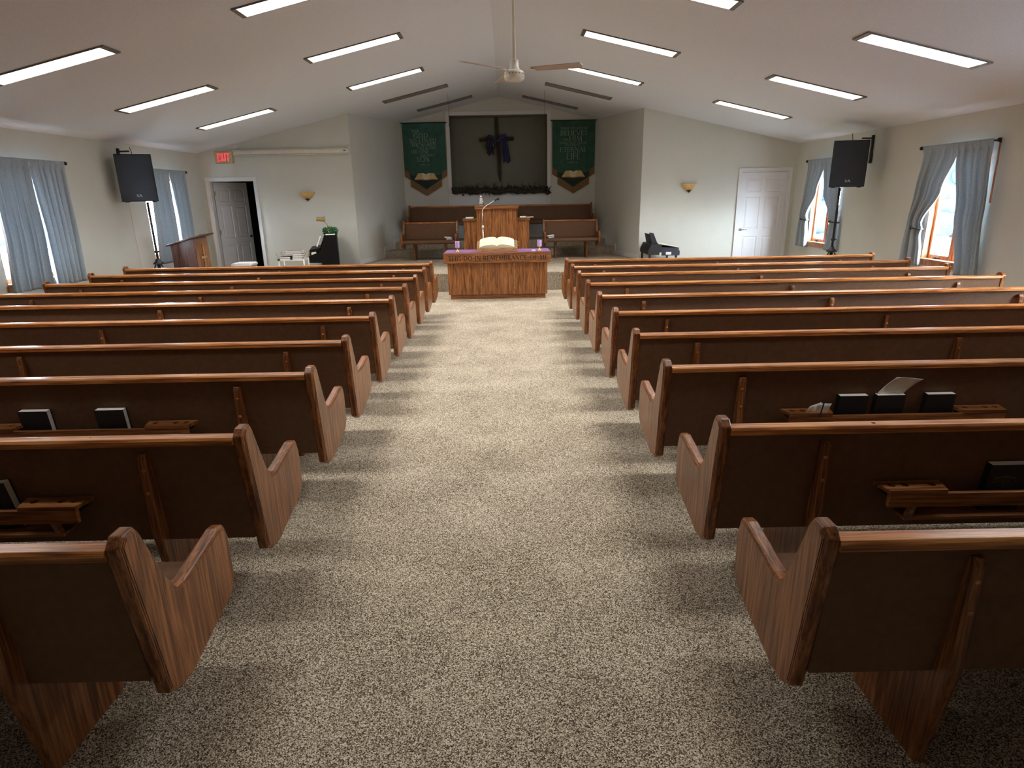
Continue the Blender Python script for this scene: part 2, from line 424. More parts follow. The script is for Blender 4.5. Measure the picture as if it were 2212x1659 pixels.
def letters(mb, text, x0, z0, h, y, width=None, depth=0.002, gap=0.08, serif=True, weight=1.0, flip=False):
    """text standing in the XZ plane at y, front towards -y (or +y when flip)"""
    tot = sum(GL[c][0] + gap for c in text) - gap
    sx = (width / tot) if width else h
    cur = 0.0; up = 0.0
    def quad(a, b, w):
        nonlocal up
        a = Vector(a); b = Vector(b); d = (b - a)
        if d.length < 1e-6: return
        d.normalize(); nrm = Vector((-d.y, d.x)) * (w / 2)
        pts = [a - nrm, b - nrm, b + nrm, a + nrm]
        P = [((x0 + q.x * sx) if not flip else (x0 - q.x * sx), z0 + q.y * h) for q in pts]
        up = (up + 0.00002) % 0.0004
        mb.loft([[(x, y, z) for x, z in P], [(x, y - depth - up, z) for x, z in P]])
    for c in text:
        w, ls, arcs, srf = GL[c]
        for (xa, za, xb, zb, t) in ls: quad((cur + xa, za), (cur + xb, zb), t * weight * (h / sx if abs(xa - xb) < .2 and abs(za - zb) > .3 and False else 1))
        for (cx, cz, rx, rz, a0, a1, t) in arcs:
            n = max(6, int(abs(a1 - a0) / 18)); pp = []
            for k in range(n + 1):
                a = R(a0 + (a1 - a0) * k / n)
                pp.append((cur + cx + (rx - t / 4) * math.cos(a), cz + (rz - t / 4) * math.sin(a), a))
            for p, q in zip(pp, pp[1:]):
                am = (p[2] + q[2]) / 2
                quad(p[:2], q[:2], weight * (TN + (t - TN) * abs(math.cos(am))))
        if serif:
            for (sx_, sz) in srf: quad((cur + sx_ - .11, sz + (0.02 if sz < .5 else -.02)), (cur + sx_ + .11, sz + (0.02 if sz < .5 else -.02)), .045 * weight)
        cur += w + gap
    return tot * sx

# ------------------------------------------------------------------ the room
XL, XR, YF, YB, YREAR = -6.40, 6.13, 13.66, 16.70, -3.0
RX, RZ, SL = -0.15, 4.077, 0.2255
def cz(x): return RZ - SL * abs(x - RX)
T = 0.15
mb = MB(); mb.box(XL - T, XR + T, YREAR - T, YB + 1.0, -0.12, 0.0); struct('floor', mb, CARPET)
mb = MB()
mb.prism([(XL - T, cz(XL - T)), (RX, RZ), (XR + T, cz(XR + T)), (XR + T, cz(XR + T) + .2), (RX, RZ + .2), (XL - T, cz(XL - T) + .2)], 'Y', YREAR - T, YB + 1.0)
struct('ceiling', mb, CEIL)

def wall_x(name, xin, xout, y0, y1, z0, z1, holes):
    ys = sorted({y0, y1} | {h[0] for h in holes} | {h[1] for h in holes}); zs = sorted({z0, z1} | {h[2] for h in holes} | {h[3] for h in holes})
    def solid(i, j):
        if i < 0 or j < 0 or i >= len(ys) - 1 or j >= len(zs) - 1: return False
        cy, c = (ys[i] + ys[i + 1]) / 2, (zs[j] + zs[j + 1]) / 2
        return not any(h[0] < cy < h[1] and h[2] < c < h[3] for h in holes)
    mb = MB()
    for i in range(len(ys) - 1):
        for j in range(len(zs) - 1):
            if not solid(i, j): continue
            a, b, c, d = ys[i], ys[i + 1], zs[j], zs[j + 1]
            for x in (xin, xout): mb.face([(x, a, c), (x, b, c), (x, b, d), (x, a, d)])
            if not solid(i - 1, j): mb.face([(xin, a, c), (xout, a, c), (xout, a, d), (xin, a, d)])
            if not solid(i + 1, j): mb.face([(xin, b, c), (xout, b, c), (xout, b, d), (xin, b, d)])
            if not solid(i, j - 1): mb.face([(xin, a, c), (xout, a, c), (xout, b, c), (xin, b, c)])
            if not solid(i, j + 1): mb.face([(xin, a, d), (xout, a, d), (xout, b, d), (xin, b, d)])
    bmesh.ops.remove_doubles(mb.bm, verts=mb.bm.verts[:], dist=1e-5)
    return struct(name, mb, WALL)
WZ0, WZ1 = 0.72, 2.17
LW = [(11.46, 12.86), (7.97, 9.32)]
RW = [(11.72, 12.82), (8.18, 9.22), (4.64, 5.74)]
wall_x('wall_left', XL, XL - T, YREAR, YF + T, 0, cz(XL), [(a, b, WZ0, WZ1) for a, b in LW])
wall_x('wall_right', XR, XR + T, YREAR, YF + T, 0, cz(XR), [(a, b, WZ0, WZ1) for a, b in RW])
mb = MB(); mb.prism([(XL, 0), (XR, 0), (XR, cz(XR)), (RX, RZ), (XL, cz(XL))], 'Y', YREAR - T, YREAR); struct('wall_rear', mb, WALL)
# front wall, either side of the platform alcove
AL0, AR0 = -3.20, 2.87      # alcove mouth
AL1, AR1 = -2.605, 2.31     # alcove back corners
DL0, DL1, DZ = -6.235, -5.28, 2.13     # open doorway
DR0, DR1 = 4.985, 5.985
mb = MB(); mb.prism([(XL, 0), (DL0, 0), (DL0, DZ), (DL1, DZ), (DL1, 0), (AL0, 0), (AL0, cz(AL0)), (XL, cz(XL))], 'Y', YF, YF + .13); struct('wall_front', mb, WALL)
mb = MB(); mb.prism([(AR0, 0), (DR0, 0), (DR0, DZ), (DR1, DZ), (DR1, 0), (XR, 0), (XR, cz(XR)), (AR0, cz(AR0))], 'Y', YF, YF + .13); struct('wall_front.001', mb, WALL)
def slant(name, x0, x1, th):
    mb = MB()
    a = [(x0, YF, 0), (x1, YB, 0), (x1, YB, cz(x1)), (x0, YF, cz(x0))]
    b = [(x0 + th, YF + .131, 0), (x1 + th, YB, 0), (x1 + th, YB, cz(x1 + th)), (x0 + th, YF + .131, cz(x0 + th))]
    mb.loft([a, b]); struct(name, mb, WALL)
slant('wall_alcove_left', AL0, AL1, -.12); slant('wall_alcove_right', AR0, AR1, .12)
NX0, NX1, NZ0, NZ1 = -1.385, 1.078, 1.80, 3.665    # cross niche opening
ND = 17.30
mb = MB()
mb.prism([(AL1 - .12, 0), (NX0, 0), (NX0, cz(NX0)), (AL1 - .12, cz(AL1 - .12))], 'Y', YB, YB + .12)
mb.prism([(NX1, 0), (AR1 + .12, 0), (AR1 + .12, cz(AR1 + .12)), (NX1, cz(NX1))], 'Y', YB, YB + .12)
mb.prism([(NX0, NZ1), (NX1, NZ1), (NX1, cz(NX1)), (RX, RZ), (NX0, cz(NX0))], 'Y', YB, YB + .12)
struct('wall_back', mb, WALL)
mb = MB(); mb.box(NX0, NX1, YB, YB + .12, 0, NZ0); struct('wall_niche_front', mb, TRIM)
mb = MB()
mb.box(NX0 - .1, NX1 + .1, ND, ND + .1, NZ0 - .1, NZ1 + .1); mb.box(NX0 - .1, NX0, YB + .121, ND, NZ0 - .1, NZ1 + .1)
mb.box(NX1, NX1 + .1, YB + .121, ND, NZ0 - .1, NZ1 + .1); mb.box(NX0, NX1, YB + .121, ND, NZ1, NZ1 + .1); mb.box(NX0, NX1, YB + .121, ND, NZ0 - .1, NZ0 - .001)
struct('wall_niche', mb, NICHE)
# white frame around the niche
mb = MB()
mb.box(NX0 - .09, NX0, YB - .022, YB - .001, .70, NZ1 + .085); mb.box(NX1, NX1 + .09, YB - .022, YB - .001, .70, NZ1 + .085)
mb.box(NX0, NX1, YB - .022, YB - .001, NZ1, NZ1 + .085)
struct('trim_1', mb, TRIM, bevel=.003)
# platform with two carpeted steps up into the alcove
def ax(y, left): 
    t = (y - YF) / (YB - YF); return (AL0 + (AL1 - AL0) * t) if left else (AR0 + (AR1 - AR0) * t)
S1, S2 = 15.08, 15.74
mb = MB()
e = .004
mb.prism(rounded([(AL0 + e, 11.73), (AR0 - .04, 11.73), (AR0 - .04, YF), (ax(S1, 0) - e, S1), (ax(S1, 1) + e, S1), (AL0 + e, YF)], 0), 'Z', 0.001, .34)
mb.prism([(ax(S1, 1) + e, S1), (ax(S1, 0) - e, S1), (ax(S2, 0) - e, S2), (ax(S2, 1) + e, S2)], 'Z', 0.001, .503)
mb.prism([(ax(S2, 1) + e, S2), (ax(S2, 0) - e, S2), (AR1 - e, YB - e), (AL1 + e, YB - e)], 'Z', 0.001, .666)
po = struct('floor_platform', mb, CARPET, bevel=.012)
# white stepped baseboards in the alcove, and along the walls
def base_strip(mb, left, y0, y1, z, h=.09):
    s = 1 if left else -1
    pts = lambda y, d: (ax(y, left) + s * d, y)
    a0, a1, b0, b1 = pts(y0, .001), pts(y1, .001), pts(y0, .016), pts(y1, .016)
    mb.loft([[(p[0], p[1], z) for p in (a0, a1, b1, b0)], [(p[0], p[1], z + h) for p in (a0, a1, b1, b0)]])
for left, nm in ((True, 'baseboard_alcove_left'), (False, 'baseboard_alcove_right')):
    mb = MB()
    base_strip(mb, left, YF + .005, S1, .341); base_strip(mb, left, S1 - .035, S1 - .001, .431, .163)
    base_strip(mb, left, S1 - .001, S2, .504); base_strip(mb, left, S2 - .035, S2 - .001, .594, .163)
    base_strip(mb, left, S2 - .001, YB - .03, .667)
    struct(nm, mb, TRIM)
mb = MB(); mb.box(AL1 + .02, AR1 - .02, YB - .04, YB - .023, .667, .76); struct('baseboard_back', mb, TRIM)
mb = MB(); mb.box(XL + .001, XL + .015, YREAR, YF - .02, .001, .09); struct('baseboard_left', mb, TRIM)
mb = MB(); mb.box(XR - .015, XR - .001, YREAR, YF - .02, .001, .09); struct('baseboard_right', mb, TRIM)
mb = MB(); mb.box(DL1 + .08, AL0 - .01, YF - .015, YF - .001, .001, .09); struct('baseboard_front', mb, TRIM)
mb = MB(); mb.box(AR0 + .01, DR0 - .08, YF - .015, YF - .001, .001, .09); struct('baseboard_front.001', mb, TRIM)
# the unlit room behind the open door
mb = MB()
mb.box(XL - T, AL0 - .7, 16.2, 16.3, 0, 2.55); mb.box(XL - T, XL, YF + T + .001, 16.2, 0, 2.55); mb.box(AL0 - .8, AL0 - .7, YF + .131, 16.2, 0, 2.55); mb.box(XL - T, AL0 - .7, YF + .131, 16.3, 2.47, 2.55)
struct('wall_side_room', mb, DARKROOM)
mb = MB(); mb.box(DR0 - .2, XR + T, YF + .131, YF + .2, 0, 2.5); struct('wall_daylight_block', mb, DARKROOM)  # added slab hidden behind the closed door, blocks daylight leaking past the leaf
# outside
mb = MB(); mb.box(-60, 60, -40, 70, -.5, -.4); struct('ground', mb, OUTG)

# ------------------------------------------------------------------ doors
def casing(mb, x0, x1, ztop, w=.065):
    for a, b, z0, z1 in ((x0 - w, x0, 0.001, ztop + w), (x1, x1 + w, 0.001, ztop + w), (x0, x1, ztop, ztop + w)):
        mb.box(a, b, YF - .018, YF - .001, z0, z1)
        o = .012
    mb.box(x0 - w, x0 - w + .014, YF - .026, YF - .018, 0.001, ztop + w); mb.box(x1 + w - .014, x1 + w, YF - .026, YF - .018, 0.001, ztop + w)
    mb.box(x0 - w + .014, x1 + w - .014, YF - .026, YF - .018, ztop + w - .014, ztop + w)
def jambs(mb, x0, x1, ztop):
    mb.box(x0, x0 + .018, YF - .001, YF + .13, .001, ztop); mb.box(x1 - .018, x1, YF - .001, YF + .13, .001, ztop); mb.box(x0 + .018, x1 - .018, YF - .001, YF + .13, ztop - .018, ztop)
def leaf(w, h):
    """six panel door, hinge at x=0, closed along +x, front face at y=0, thickness .035"""
    mb = MB(); st, mid = .105, .10
    zs = [(.22, .78), (.93, h - .50), (h - .40, h - .13)]
    pw = (w - 2 * st - mid) / 2
    rects = [(st + k * (pw + mid), st + k * (pw + mid) + pw, a, b) for a, b in zs for k in (0, 1)]
    xs = sorted({0, w} | {r[0] for r in rects} | {r[1] for r in rects}); zz = sorted({0, h} | {r[2] for r in rects} | {r[3] for r in rects})
    for sgn, y in ((1, 0.0), (-1, .035)):
        for i in range(len(xs) - 1):
            for j in range(len(zz) - 1):
                a, b, c, d = xs[i], xs[i + 1], zz[j], zz[j + 1]
                if any(r[0] <= a and b <= r[1] and r[2] <= c and d <= r[3] for r in rects):
                    rings = []
                    for q, dep in ((0, 0), (.012, .008), (.022, .008), (.05, .002)):
                        rings.append([(a + q, y + sgn * dep, c + q), (b - q, y + sgn * dep, c + q), (b - q, y + sgn * dep, d - q), (a + q, y + sgn * dep, d - q)])
                    V = [[mb.bm.verts.new(p) for p in rg] for rg in rings]
                    for A, B in zip(V, V[1:]):
                        for k in range(4): mb.bm.faces.new((A[k], A[(k + 1) % 4], B[(k + 1) % 4], B[k]))
                    mb.bm.faces.new(V[-1])
                else: mb.face([(a, y, c), (b, y, c), (b, y, d), (a, y, d)])
    for p in ([(0,0,0),(w,0,0),(w,.035,0),(0,.035,0)], [(0,0,h),(w,0,h),(w,.035,h),(0,.035,h)], [(0,0,0),(0,.035,0),(0,.035,h),(0,0,h)], [(w,0,0),(w,.035,0),(w,.035,h),(w,0,h)]): mb.face(p)
    bmesh.ops.remove_doubles(mb.bm, verts=mb.bm.verts[:], dist=1e-5)
    return mb
def lever(parent, x, z, y, side, d=1):
    mb = MB(); M = Matrix.Translation((x, y, z)) @ Matrix.Rotation(R(90), 4, 'X')
    mb.lathe([(.0, 0), (.032, 0), (.032, .008), (.022, .012), (.011, .014), (.011, .045), (.0, .047)], M=M, n=20)
    mb.tube([(x, y - .040 * d, z), (x + side * .03, y - .046 * d, z), (x + side * .07, y - .046 * d, z - .004), (x + side * .115, y - .044 * d, z - .002)], [.009, .009, .008, .006], n=8)
    return obj('door_handle', mb, CHROME, parent, smooth=True)
D1 = thing('door_1', None, None); D1['kind'] = 'structure'; D1['label'] = 'white six panel door standing open into a dark room below the exit sign'
mb = MB(); casing(mb, DL0, DL1, DZ); obj('casing', mb, TRIM, D1, bevel=.002)
mb = MB(); jambs(mb, DL0, DL1, DZ); obj('jamb', mb, TRIM, D1)
hx = DL0 + .022
lf = obj('leaf', leaf(.905, 2.09), DOORW, D1, loc=(hx + .012, YF + .135, .012)); lf.rotation_euler = (0, 0, R(66))
lever(lf, .84, .93, 0, -1)
for z in (.25, 1.06, 1.86):
    mb = MB(); mb.tube([(0, -.008, z - .05), (0, -.008, z + .05)], .008, 8); mb.box(0, .03, -.003, -.0005, z - .045, z + .045)
    obj('hinge', mb, BRASS, lf)
D2 = thing('door_2', None, None); D2['kind'] = 'structure'; D2['label'] = 'closed white six panel door near the window corner'
mb = MB(); casing(mb, DR0, DR1, DZ); obj('casing', mb, TRIM, D2, bevel=.002)
mb = MB(); jambs(mb, DR0, DR1, DZ); obj('jamb', mb, TRIM, D2)
lf = obj('leaf', leaf(.958, 2.095), DOORW, D2, loc=(DR0 + .021, YF + .03, .012))
lever(lf, .06, .925, 0, 1)

# ------------------------------------------------------------------ windows (oak casements)
def window(n, xin, s, y0, y1):
    """s = +1 for the wall on the closed-door side, -1 for the other; frame sits in the wall opening"""
    W = thing('window_%d' % n, None, None, (xin, 0, 0)); W['kind'] = 'structure'
    mb = MB()                       # wooden jamb lining
    X = lambda d: s * d
    def bx(m, d0, d1, a, b, c, d): m.box(min(X(d0), X(d1)), max(X(d0), X(d1)), a, b, c, d)
    bx(mb, .001, .149, y0 + .001, y0 + .02, WZ0 + .001, WZ1 - .001); bx(mb, .001, .149, y1 - .02, y1 - .001, WZ0 + .001, WZ1 - .001)
    bx(mb, .001, .149, y0 + .02, y1 - .02, WZ1 - .02, WZ1 - .001)
    obj('frame', mb, WINW, W)
    mb = MB(); bx(mb, -.035, .149, y0 - .0, y1 + .0, WZ0 + .001, WZ0 + .022); bx(mb, -.018, -.002, y0 - .03, y1 + .03, WZ0 - .075, WZ0 + .001)
    obj('sill', mb, WINW, W, bevel=.003)
    ym = y0 + (y1 - y0) * .5
    mb = MB(); bx(mb, .075, .149, ym - .02, ym + .02, WZ0 + .022, WZ1 - .02); obj('mullion', mb, WINW, W)
    for a, b in ((y0 + .02, ym - .02), (ym + .02, y1 - .02)):
        mb = MB(); c, d = WZ0 + .022, WZ1 - .02; f = .045
        bx(mb, .085, .125, a, a + f, c, d); bx(mb, .085, .125, b - f, b, c, d); bx(mb, .085, .125, a + f, b - f, c, c + f + .01); bx(mb, .085, .125, a + f, b - f, d - f, d)
        sash = obj('sash', mb, WINW, W, bevel=.003)
        mb = MB(); bx(mb, .102, .106, a + f, b - f, c + f + .01, d - f); obj('pane', mb, GLASS, sash)
    cy = ym + (y1 - ym) * .55
    mb = MB(); bx(mb, .055, .083, cy - .05, cy + .05, WZ0 + .023, WZ0 + .04); mb.tube([(X(.06), cy, WZ0 + .04), (X(.04), cy - .02, WZ0 + .055), (X(.035), cy - .09, WZ0 + .05)], .006, 8); mb.ball((X(.035), cy - .095, WZ0 + .05), .01, 1)
    obj('crank_handle', mb, BRONZE, W, smooth=True)
n = 1
for a, b in LW: window(n, XL, -1, a, b); n += 1
for a, b in RW: window(n, XR, 1, a, b); n += 1

# ------------------------------------------------------------------ curtain rods and curtains
def lerp_keys(keys, z):
    if z >= keys[0][0]: return keys[0][1:]
    for k, q in zip(keys, keys[1:]):
        if q[0] <= z <= k[0]:
            t = (k[0] - z) / (k[0] - q[0]); t = t * t * (3 - 2 * t)
            return tuple(a + (b - a) * t for a, b in zip(k[1:], q[1:]))
    return keys[-1][1:]
def rod(xw, s, y0, y1, z, label):
    """s = direction into the room"""
    t = thing('curtain_rod', label, 'curtain rod', (xw + s * .085, (y0 + y1) / 2, z), 0, 'dark curtain rods')
    h = (y1 - y0) / 2
    mb = MB(); mb.tube([(0, -h, 0), (0, h, 0)], .009, 12); obj('rod', mb, BRONZE, t, smooth=True)
    for q in (-1, 1):
        mb = MB(); mb.ball((0, q * (h + .022), 0), .027, 2); mb.tube([(0, q * (h - .01), 0), (0, q * (h + .01), 0)], .014, 12); obj('finial', mb, BRONZE, t, smooth=True)
        mb = MB(); mb.box(min(-s * .084, 0), max(-s * .084, 0), q * (h - .06) - .008, q * (h - .06) + .008, -.012, .004); mb.box(min(-s * .084, -s * .076), max(-s * .084, -s * .076), q * (h - .06) - .012, q * (h - .06) + .012, -.04, .03); obj('bracket', mb, BRONZE, t)
    return t
def curtain(xw, s, keys, folds, seed, label, tie=None, z1=.60, ztop=2.30):
    """keys: (z, y_a, y_b, fold depth), top first"""
    rnd = random.Random(seed); ph = [rnd.uniform(0, 6.28) for _ in range(4)]
    NU, NV = 72, 46; P = []
    for j in range(NV + 1):
        z = ztop + (z1 - ztop) * j / NV
        ya, yb, amp = lerp_keys(keys, z)
        row = []
        for i in range(NU + 1):
            u = i / NU
            x = math.sin(2 * math.pi * folds * u + ph[0] + .5 * math.sin(2.2 * z + ph[1])) * amp + math.sin(2 * math.pi * folds * .47 * u + ph[2]) * amp * .6
            y = ya + (yb - ya) * (u + .012 * math.sin(2 * math.pi * folds * 2 * u + ph[3]))
            zz = z
            if z > 2.20: x = .015 + x * .35 + (.0 if z < 2.24 else .002)
            row.append((s * (.085 + x), y, zz))
        P.append(row)
    root = thing('curtain', label, 'curtain', (xw, 0, 0), 0, 'grey curtains')
    mb = MB(); mb.grid(P); obj('panel', mb, CURT, root, smooth=True, solid=.003)
    if tie:
        yt, w, zt = tie
        pts = []
        for k in range(17):
            a = 2 * math.pi * k / 16
            pts.append((s * (.085 + .062 * math.cos(a)), yt + (w / 2 + .014) * math.sin(a), zt + .012 * math.sin(a)))
        mb = MB(); mb.tube(pts, .011, 8, cap=False); mb.ball((s * .155, yt + w * .12, zt + .003), .02, 2, (1, 1.2, 1))
        obj('tieback', mb, BLACK, root, smooth=True)
    return root
# side with the open door (left wall): closed curtains
def left_pair(c, e0, e1, name_a, name_b, name_r):
    rod(XL, 1, e0, e1, 2.275, name_r)
    curtain(XL, 1, [(2.30, c + .003, e1 - .03, .012), (2.22, c + .012, e1 - .035, .014), (1.9, c + .035, e1 - .05, .018), (1.4, c + .055, e1 - .06, .026), (.6, c + .05, e1 - .10, .034)], 6, int(c * 100), name_a, z1=.62)
    curtain(XL, 1, [(2.30, e0 + .03, c - .003, .012), (2.22, e0 + .03, c - .012, .014), (1.9, e0 + .02, c - .02, .018), (1.4, e0 + .0, c - .03, .026), (.6, e0 - .06, c - .07, .034)], 6, int(c * 100) + 1, name_b, z1=.63)
left_pair(12.26, 11.58, 12.90, 'closed grey curtain panel beside the lectern, half next to the exit-sign wall', 'closed grey curtain panel beside the lectern, half behind the hanging speaker pole', 'dark curtain rod behind the speaker on the open-door side')
left_pair(8.70, 8.00, 9.42, 'closed grey curtain, speaker side half of the second window from the exit sign', 'closed grey curtain cut by the picture edge, second window from the exit sign', 'dark curtain rod with round end at the second window from the exit sign')
# other side: panels tied back
def right_pair(c, e0, e1, la, lb, lr, both):
    rod(XR, -1, e0, e1, 2.275, lr)
    yt = c + .58
    curtain(XR, -1, [(2.30, c - .0, e1 - .04, .012), (2.18, c + .0, e1 - .03, .016), (1.7, c + .2, e1 + .03, .024), (1.24, c + .50, e1 + .07, .026), (1.165, yt - .12, e1 + .08, .022), (1.09, c + .48, e1 + .09, .028), (.85, c + .42, e1 + .11, .034), (.6, c + .40, e1 + .12, .034)], 5, int(c * 100), la, (yt - .01, .20, 1.165), z1=.63)
    if both:
        curtain(XR, -1, [(2.30, e0 + .04, c - .0, .012), (2.18, e0 + .03, c - .0, .016), (1.7, e0 + .0, c - .12, .022), (1.22, e0 - .04, c - .42, .024), (1.16, e0 - .05, c - .46, .02), (1.0, e0 - .07, c - .42, .026), (.6, e0 - .10, c - .36, .03)], 5, int(c * 100) + 1, lb, (c - .60, .26, 1.16), z1=.63)
    else:
        curtain(XR, -1, [(2.30, e0 + .04, c - .0, .012), (2.18, e0 + .03, c - .01, .016), (1.4, e0 - .02, c - .18, .026), (.6, e0 - .08, c - .36, .034)], 5, int(c * 100) + 1, lb, z1=.60)
right_pair(8.72, 8.03, 9.46, 'grey curtain swept aside by a black tieback at the bright window with the crank handle', 'straight hanging grey curtain over the near half of the bright wooden window', 'dark curtain rod above the large bright window', False)
right_pair(12.28, 11.62, 13.00, 'grey curtain tied back beside the closed white door', 'grey curtain tied behind the speaker pole near the closed white door', 'dark curtain rod between the closed white door and the speaker', True)
for c in (5.2, 1.65):
    pass
mb = MB(); mb.tube([(0, 0, 0), (-.004, -.03, -.7)], .011, 8)
tag(obj('curtain_wand', mb, WINW, smooth=True, loc=(XR - .085, 7.985, 2.235)), 'thin reddish wooden wand hanging from the rod end beside the straight grey curtain', 'curtain wand')
mb = MB(); mb.box(-.006, .006, -.006, .006, 0, .02); wnd = 0

# ------------------------------------------------------------------ pews
PROF = [(-.078, .832), (-.050, .862), (.000, .862), (.020, .835), (.053, .752), (.103, .630), (.138, .572), (.185, .566), (.430, .604), (.478, .596), (.500, .535), (.500, .360), (.455, .312), (.36, .290), (.136, .243), (.055, .252), (.000, .285)]
PRAD = [.02, .015, .014, .02, 0, 0, .018, .012, .02, .024, .026, .035, .03, 0, .03, .02, .015]
def prof_inset(d):
    n = len(PROF); q = inset(PROF, d); rr = []
    for i in range(n):
        a, p, b = Vector(PROF[i - 1]), Vector(PROF[i]), Vector(PROF[(i + 1) % n])
        cr_ = (p - a).x * (b - p).y - (p - a).y * (b - p).x      # profile runs clockwise: convex corners turn right
        r = PRAD[i]
        rr.append(0.0005 if r == 0 else (max(.002, r - d) if cr_ < 0 else r + d))
    return rounded(q, rr, 5)
def pew_end(x_out, d):
    """x_out = outer face, d = +1 inner side towards +x"""
    mb = MB(); rings = []
    for x, ins in ((0, .022), (0, .0165), (.0022, .0155), (.0022, .0110), (.0045, .0100), (.0045, .0060), (.0090, .0015), (.0115, 0), (.0405, 0), (.0445, .0030), (.046, .0065)):
        rings.append([(x_out + d * x, y, z) for y, z in prof_inset(ins)])
    mb.loft(rings); return mb
RAIL = rounded([(-.084, .800), (-.084, .822), (-.076, .832), (-.028, .832), (-.018, .822), (-.018, .800)], [.004, .006, .006, .006, .006, .004], 3)
BACK = [(-.062, .804), (-.030, .804), (.012, .700), (.060, .470), (.050, .410), (.010, .352), (-.020, .352)]
SEAT = rounded([(.02, .400), (.46, .372), (.485, .395), (.485, .430), (.46, .455), (.05, .432)], [0, .01, .02, .02, .02, 0], 4)
LEGP = [(-.082, .745), (-.074, .768), (-.055, .768), (-.015, .420), (.40, .385), (.40, .36), (.33, .001), (-.02, .001), (-.085, .41)]
LEGP = rounded(LEGP, [.01, .012, .01, 0, 0, .01, 0, 0, .05], 4)
def make_pew(L, sup, label, group):
    """aisle face at x=0, pew runs to +x; people in it face +y"""
    t = thing('pew', label, 'pew', (0, 0, 0), 0, group)
    obj('pew_end', pew_end(0, 1), OAKZ, t); obj('pew_end', pew_end(L, -1), OAKZ, t)
    mb = MB(); mb.prism(RAIL, 'X', .044, L - .044); tr = obj('top_rail', mb, OAKX, t)
    if 4 < L < 4.6:
        for x in (.62, 1.46, 2.34, 3.22, 4.0):
            mb = MB(); mb.ball((x, -.050, .8318), .006, 1, (1, 1, .25)); obj('screw_plug', mb, BOXOAK, tr, smooth=True)
    mb = MB(); mb.prism(BACK, 'X', .043, L - .043); obj('backrest', mb, FABRIC, t)
    mb = MB(); mb.prism(SEAT, 'X', .043, L - .043); obj('seat', mb, FABRIC, t)
    for x in sup:
        mb = MB(); mb.prism(LEGP, 'X', x, x + .037); lg = obj('leg', mb, OAKZ, t, bevel=.005)
        for z in (.70, .60):
            mb = MB(); mb.ball((x + .0185, -.0815 - (.768 - z) * .004, z), .0085, 2, (1, .6, 1)); obj('screw_plug', mb, OAKX, lg, smooth=True)
    return t
def mirror(root):
    for ch in root.children:
        for o in [ch] + list(ch.children):
            me = o.data
            for v in me.vertices: v.co.x = -v.co.x
            me.flip_normals()
ordn = ['nearest the camera', 'second from the camera', 'third from the camera', 'fourth from the camera', 'fifth from the camera', 'fifth from the communion table', 'fourth from the communion table', 'third from the communion table', 'second from the communion table', 'closest to the communion table']
RY = [1.512, 2.344, 3.247, 4.066, 4.880, 5.743, 6.570, 7.405, 8.165, 8.985]
LY = [1.536, 2.348, 3.250, 4.022, 4.874, 5.732, 6.522, 7.304, 8.112, 8.870]
PEWS = {}
pr_ = make_pew(4.44, [.413, 2.165, 3.925], '', 'oak pews on the closed-door side of the aisle')
pl_ = make_pew(4.36, [.398, 2.145, 3.905], '', 'oak pews on the open-door side of the aisle'); mirror(pl_)
for i in range(10):
    for s, proto, X, Y in (('R', pr_, .830, RY), ('L', pl_, -1.052, LY)):
        lab = 'oak pew %s, %s side of the aisle' % (ordn[i], 'closed-door' if s == 'R' else 'open-door')
        if i == 0:
            proto.location = (X, Y[0], 0); proto['label'] = lab; PEWS[s + '1'] = proto
        else:
            PEWS['%s%d' % (s, i + 1)] = dup(proto, (X, Y[i], 0), lab)
# book racks on the backs of the pews that show them
def rack(p, s):
    a, b = .66, 1.87
    def f(x): return s * x
    def B(m, x0, x1, *r): m.box(min(f(x0), f(x1)), max(f(x0), f(x1)), *r)
    mb = MB(); B(mb, a + .02, b - .02, -.138, -.120, .500, .560); rk = obj('book_rack', mb, TOAKX, p, bevel=.003)
    for q0, q1, hol in ((a, a + .27, (.05, .105, .215)), (b - .27, b, (.055, .165, .22))):
        mb = MB()
        out = [(f(q0), -.052), (f(q0 + .02), -.140), (f(q1 - .02), -.140), (f(q1), -.052)]
        mb.plate(out, [(f(q0 + h), -.090, .0155) for h in hol], .560, .576); obj('cup_tray', mb, TOAKX, rk)
        mb = MB(); B(mb, q0 + .03, q1 - .03, -.118, -.05, .536, .552); obj('cup_shelf', mb, BLKW, rk)  # coloured black so the cup holes above read as shaded inside
    mb = MB(); B(mb, a + .11, b - .11, -.115, -.028, .428, .442); obj('ledge', mb, TOAKX, rk, bevel=.002)
    for x in (a + .12, b - .14):
        mb = MB(); x0, x1 = sorted((f(x), f(x + .02))); mb.prism([(-.135, .502), (-.112, .502), (-.092, .44), (-.115, .44)], 'X', x0, x1); obj('rack_post', mb, TOAKX, rk)
mb = MB(); mb.ball((.621, -.051, .8320), .0095, 1, (1, 1, .2)); obj('plug_hole', mb, BLKW, PEWS['R2'])
for k in ('R2', 'R3', 'L2', 'L3'): rack(PEWS[k], 1 if k[0] == 'R' else -1)

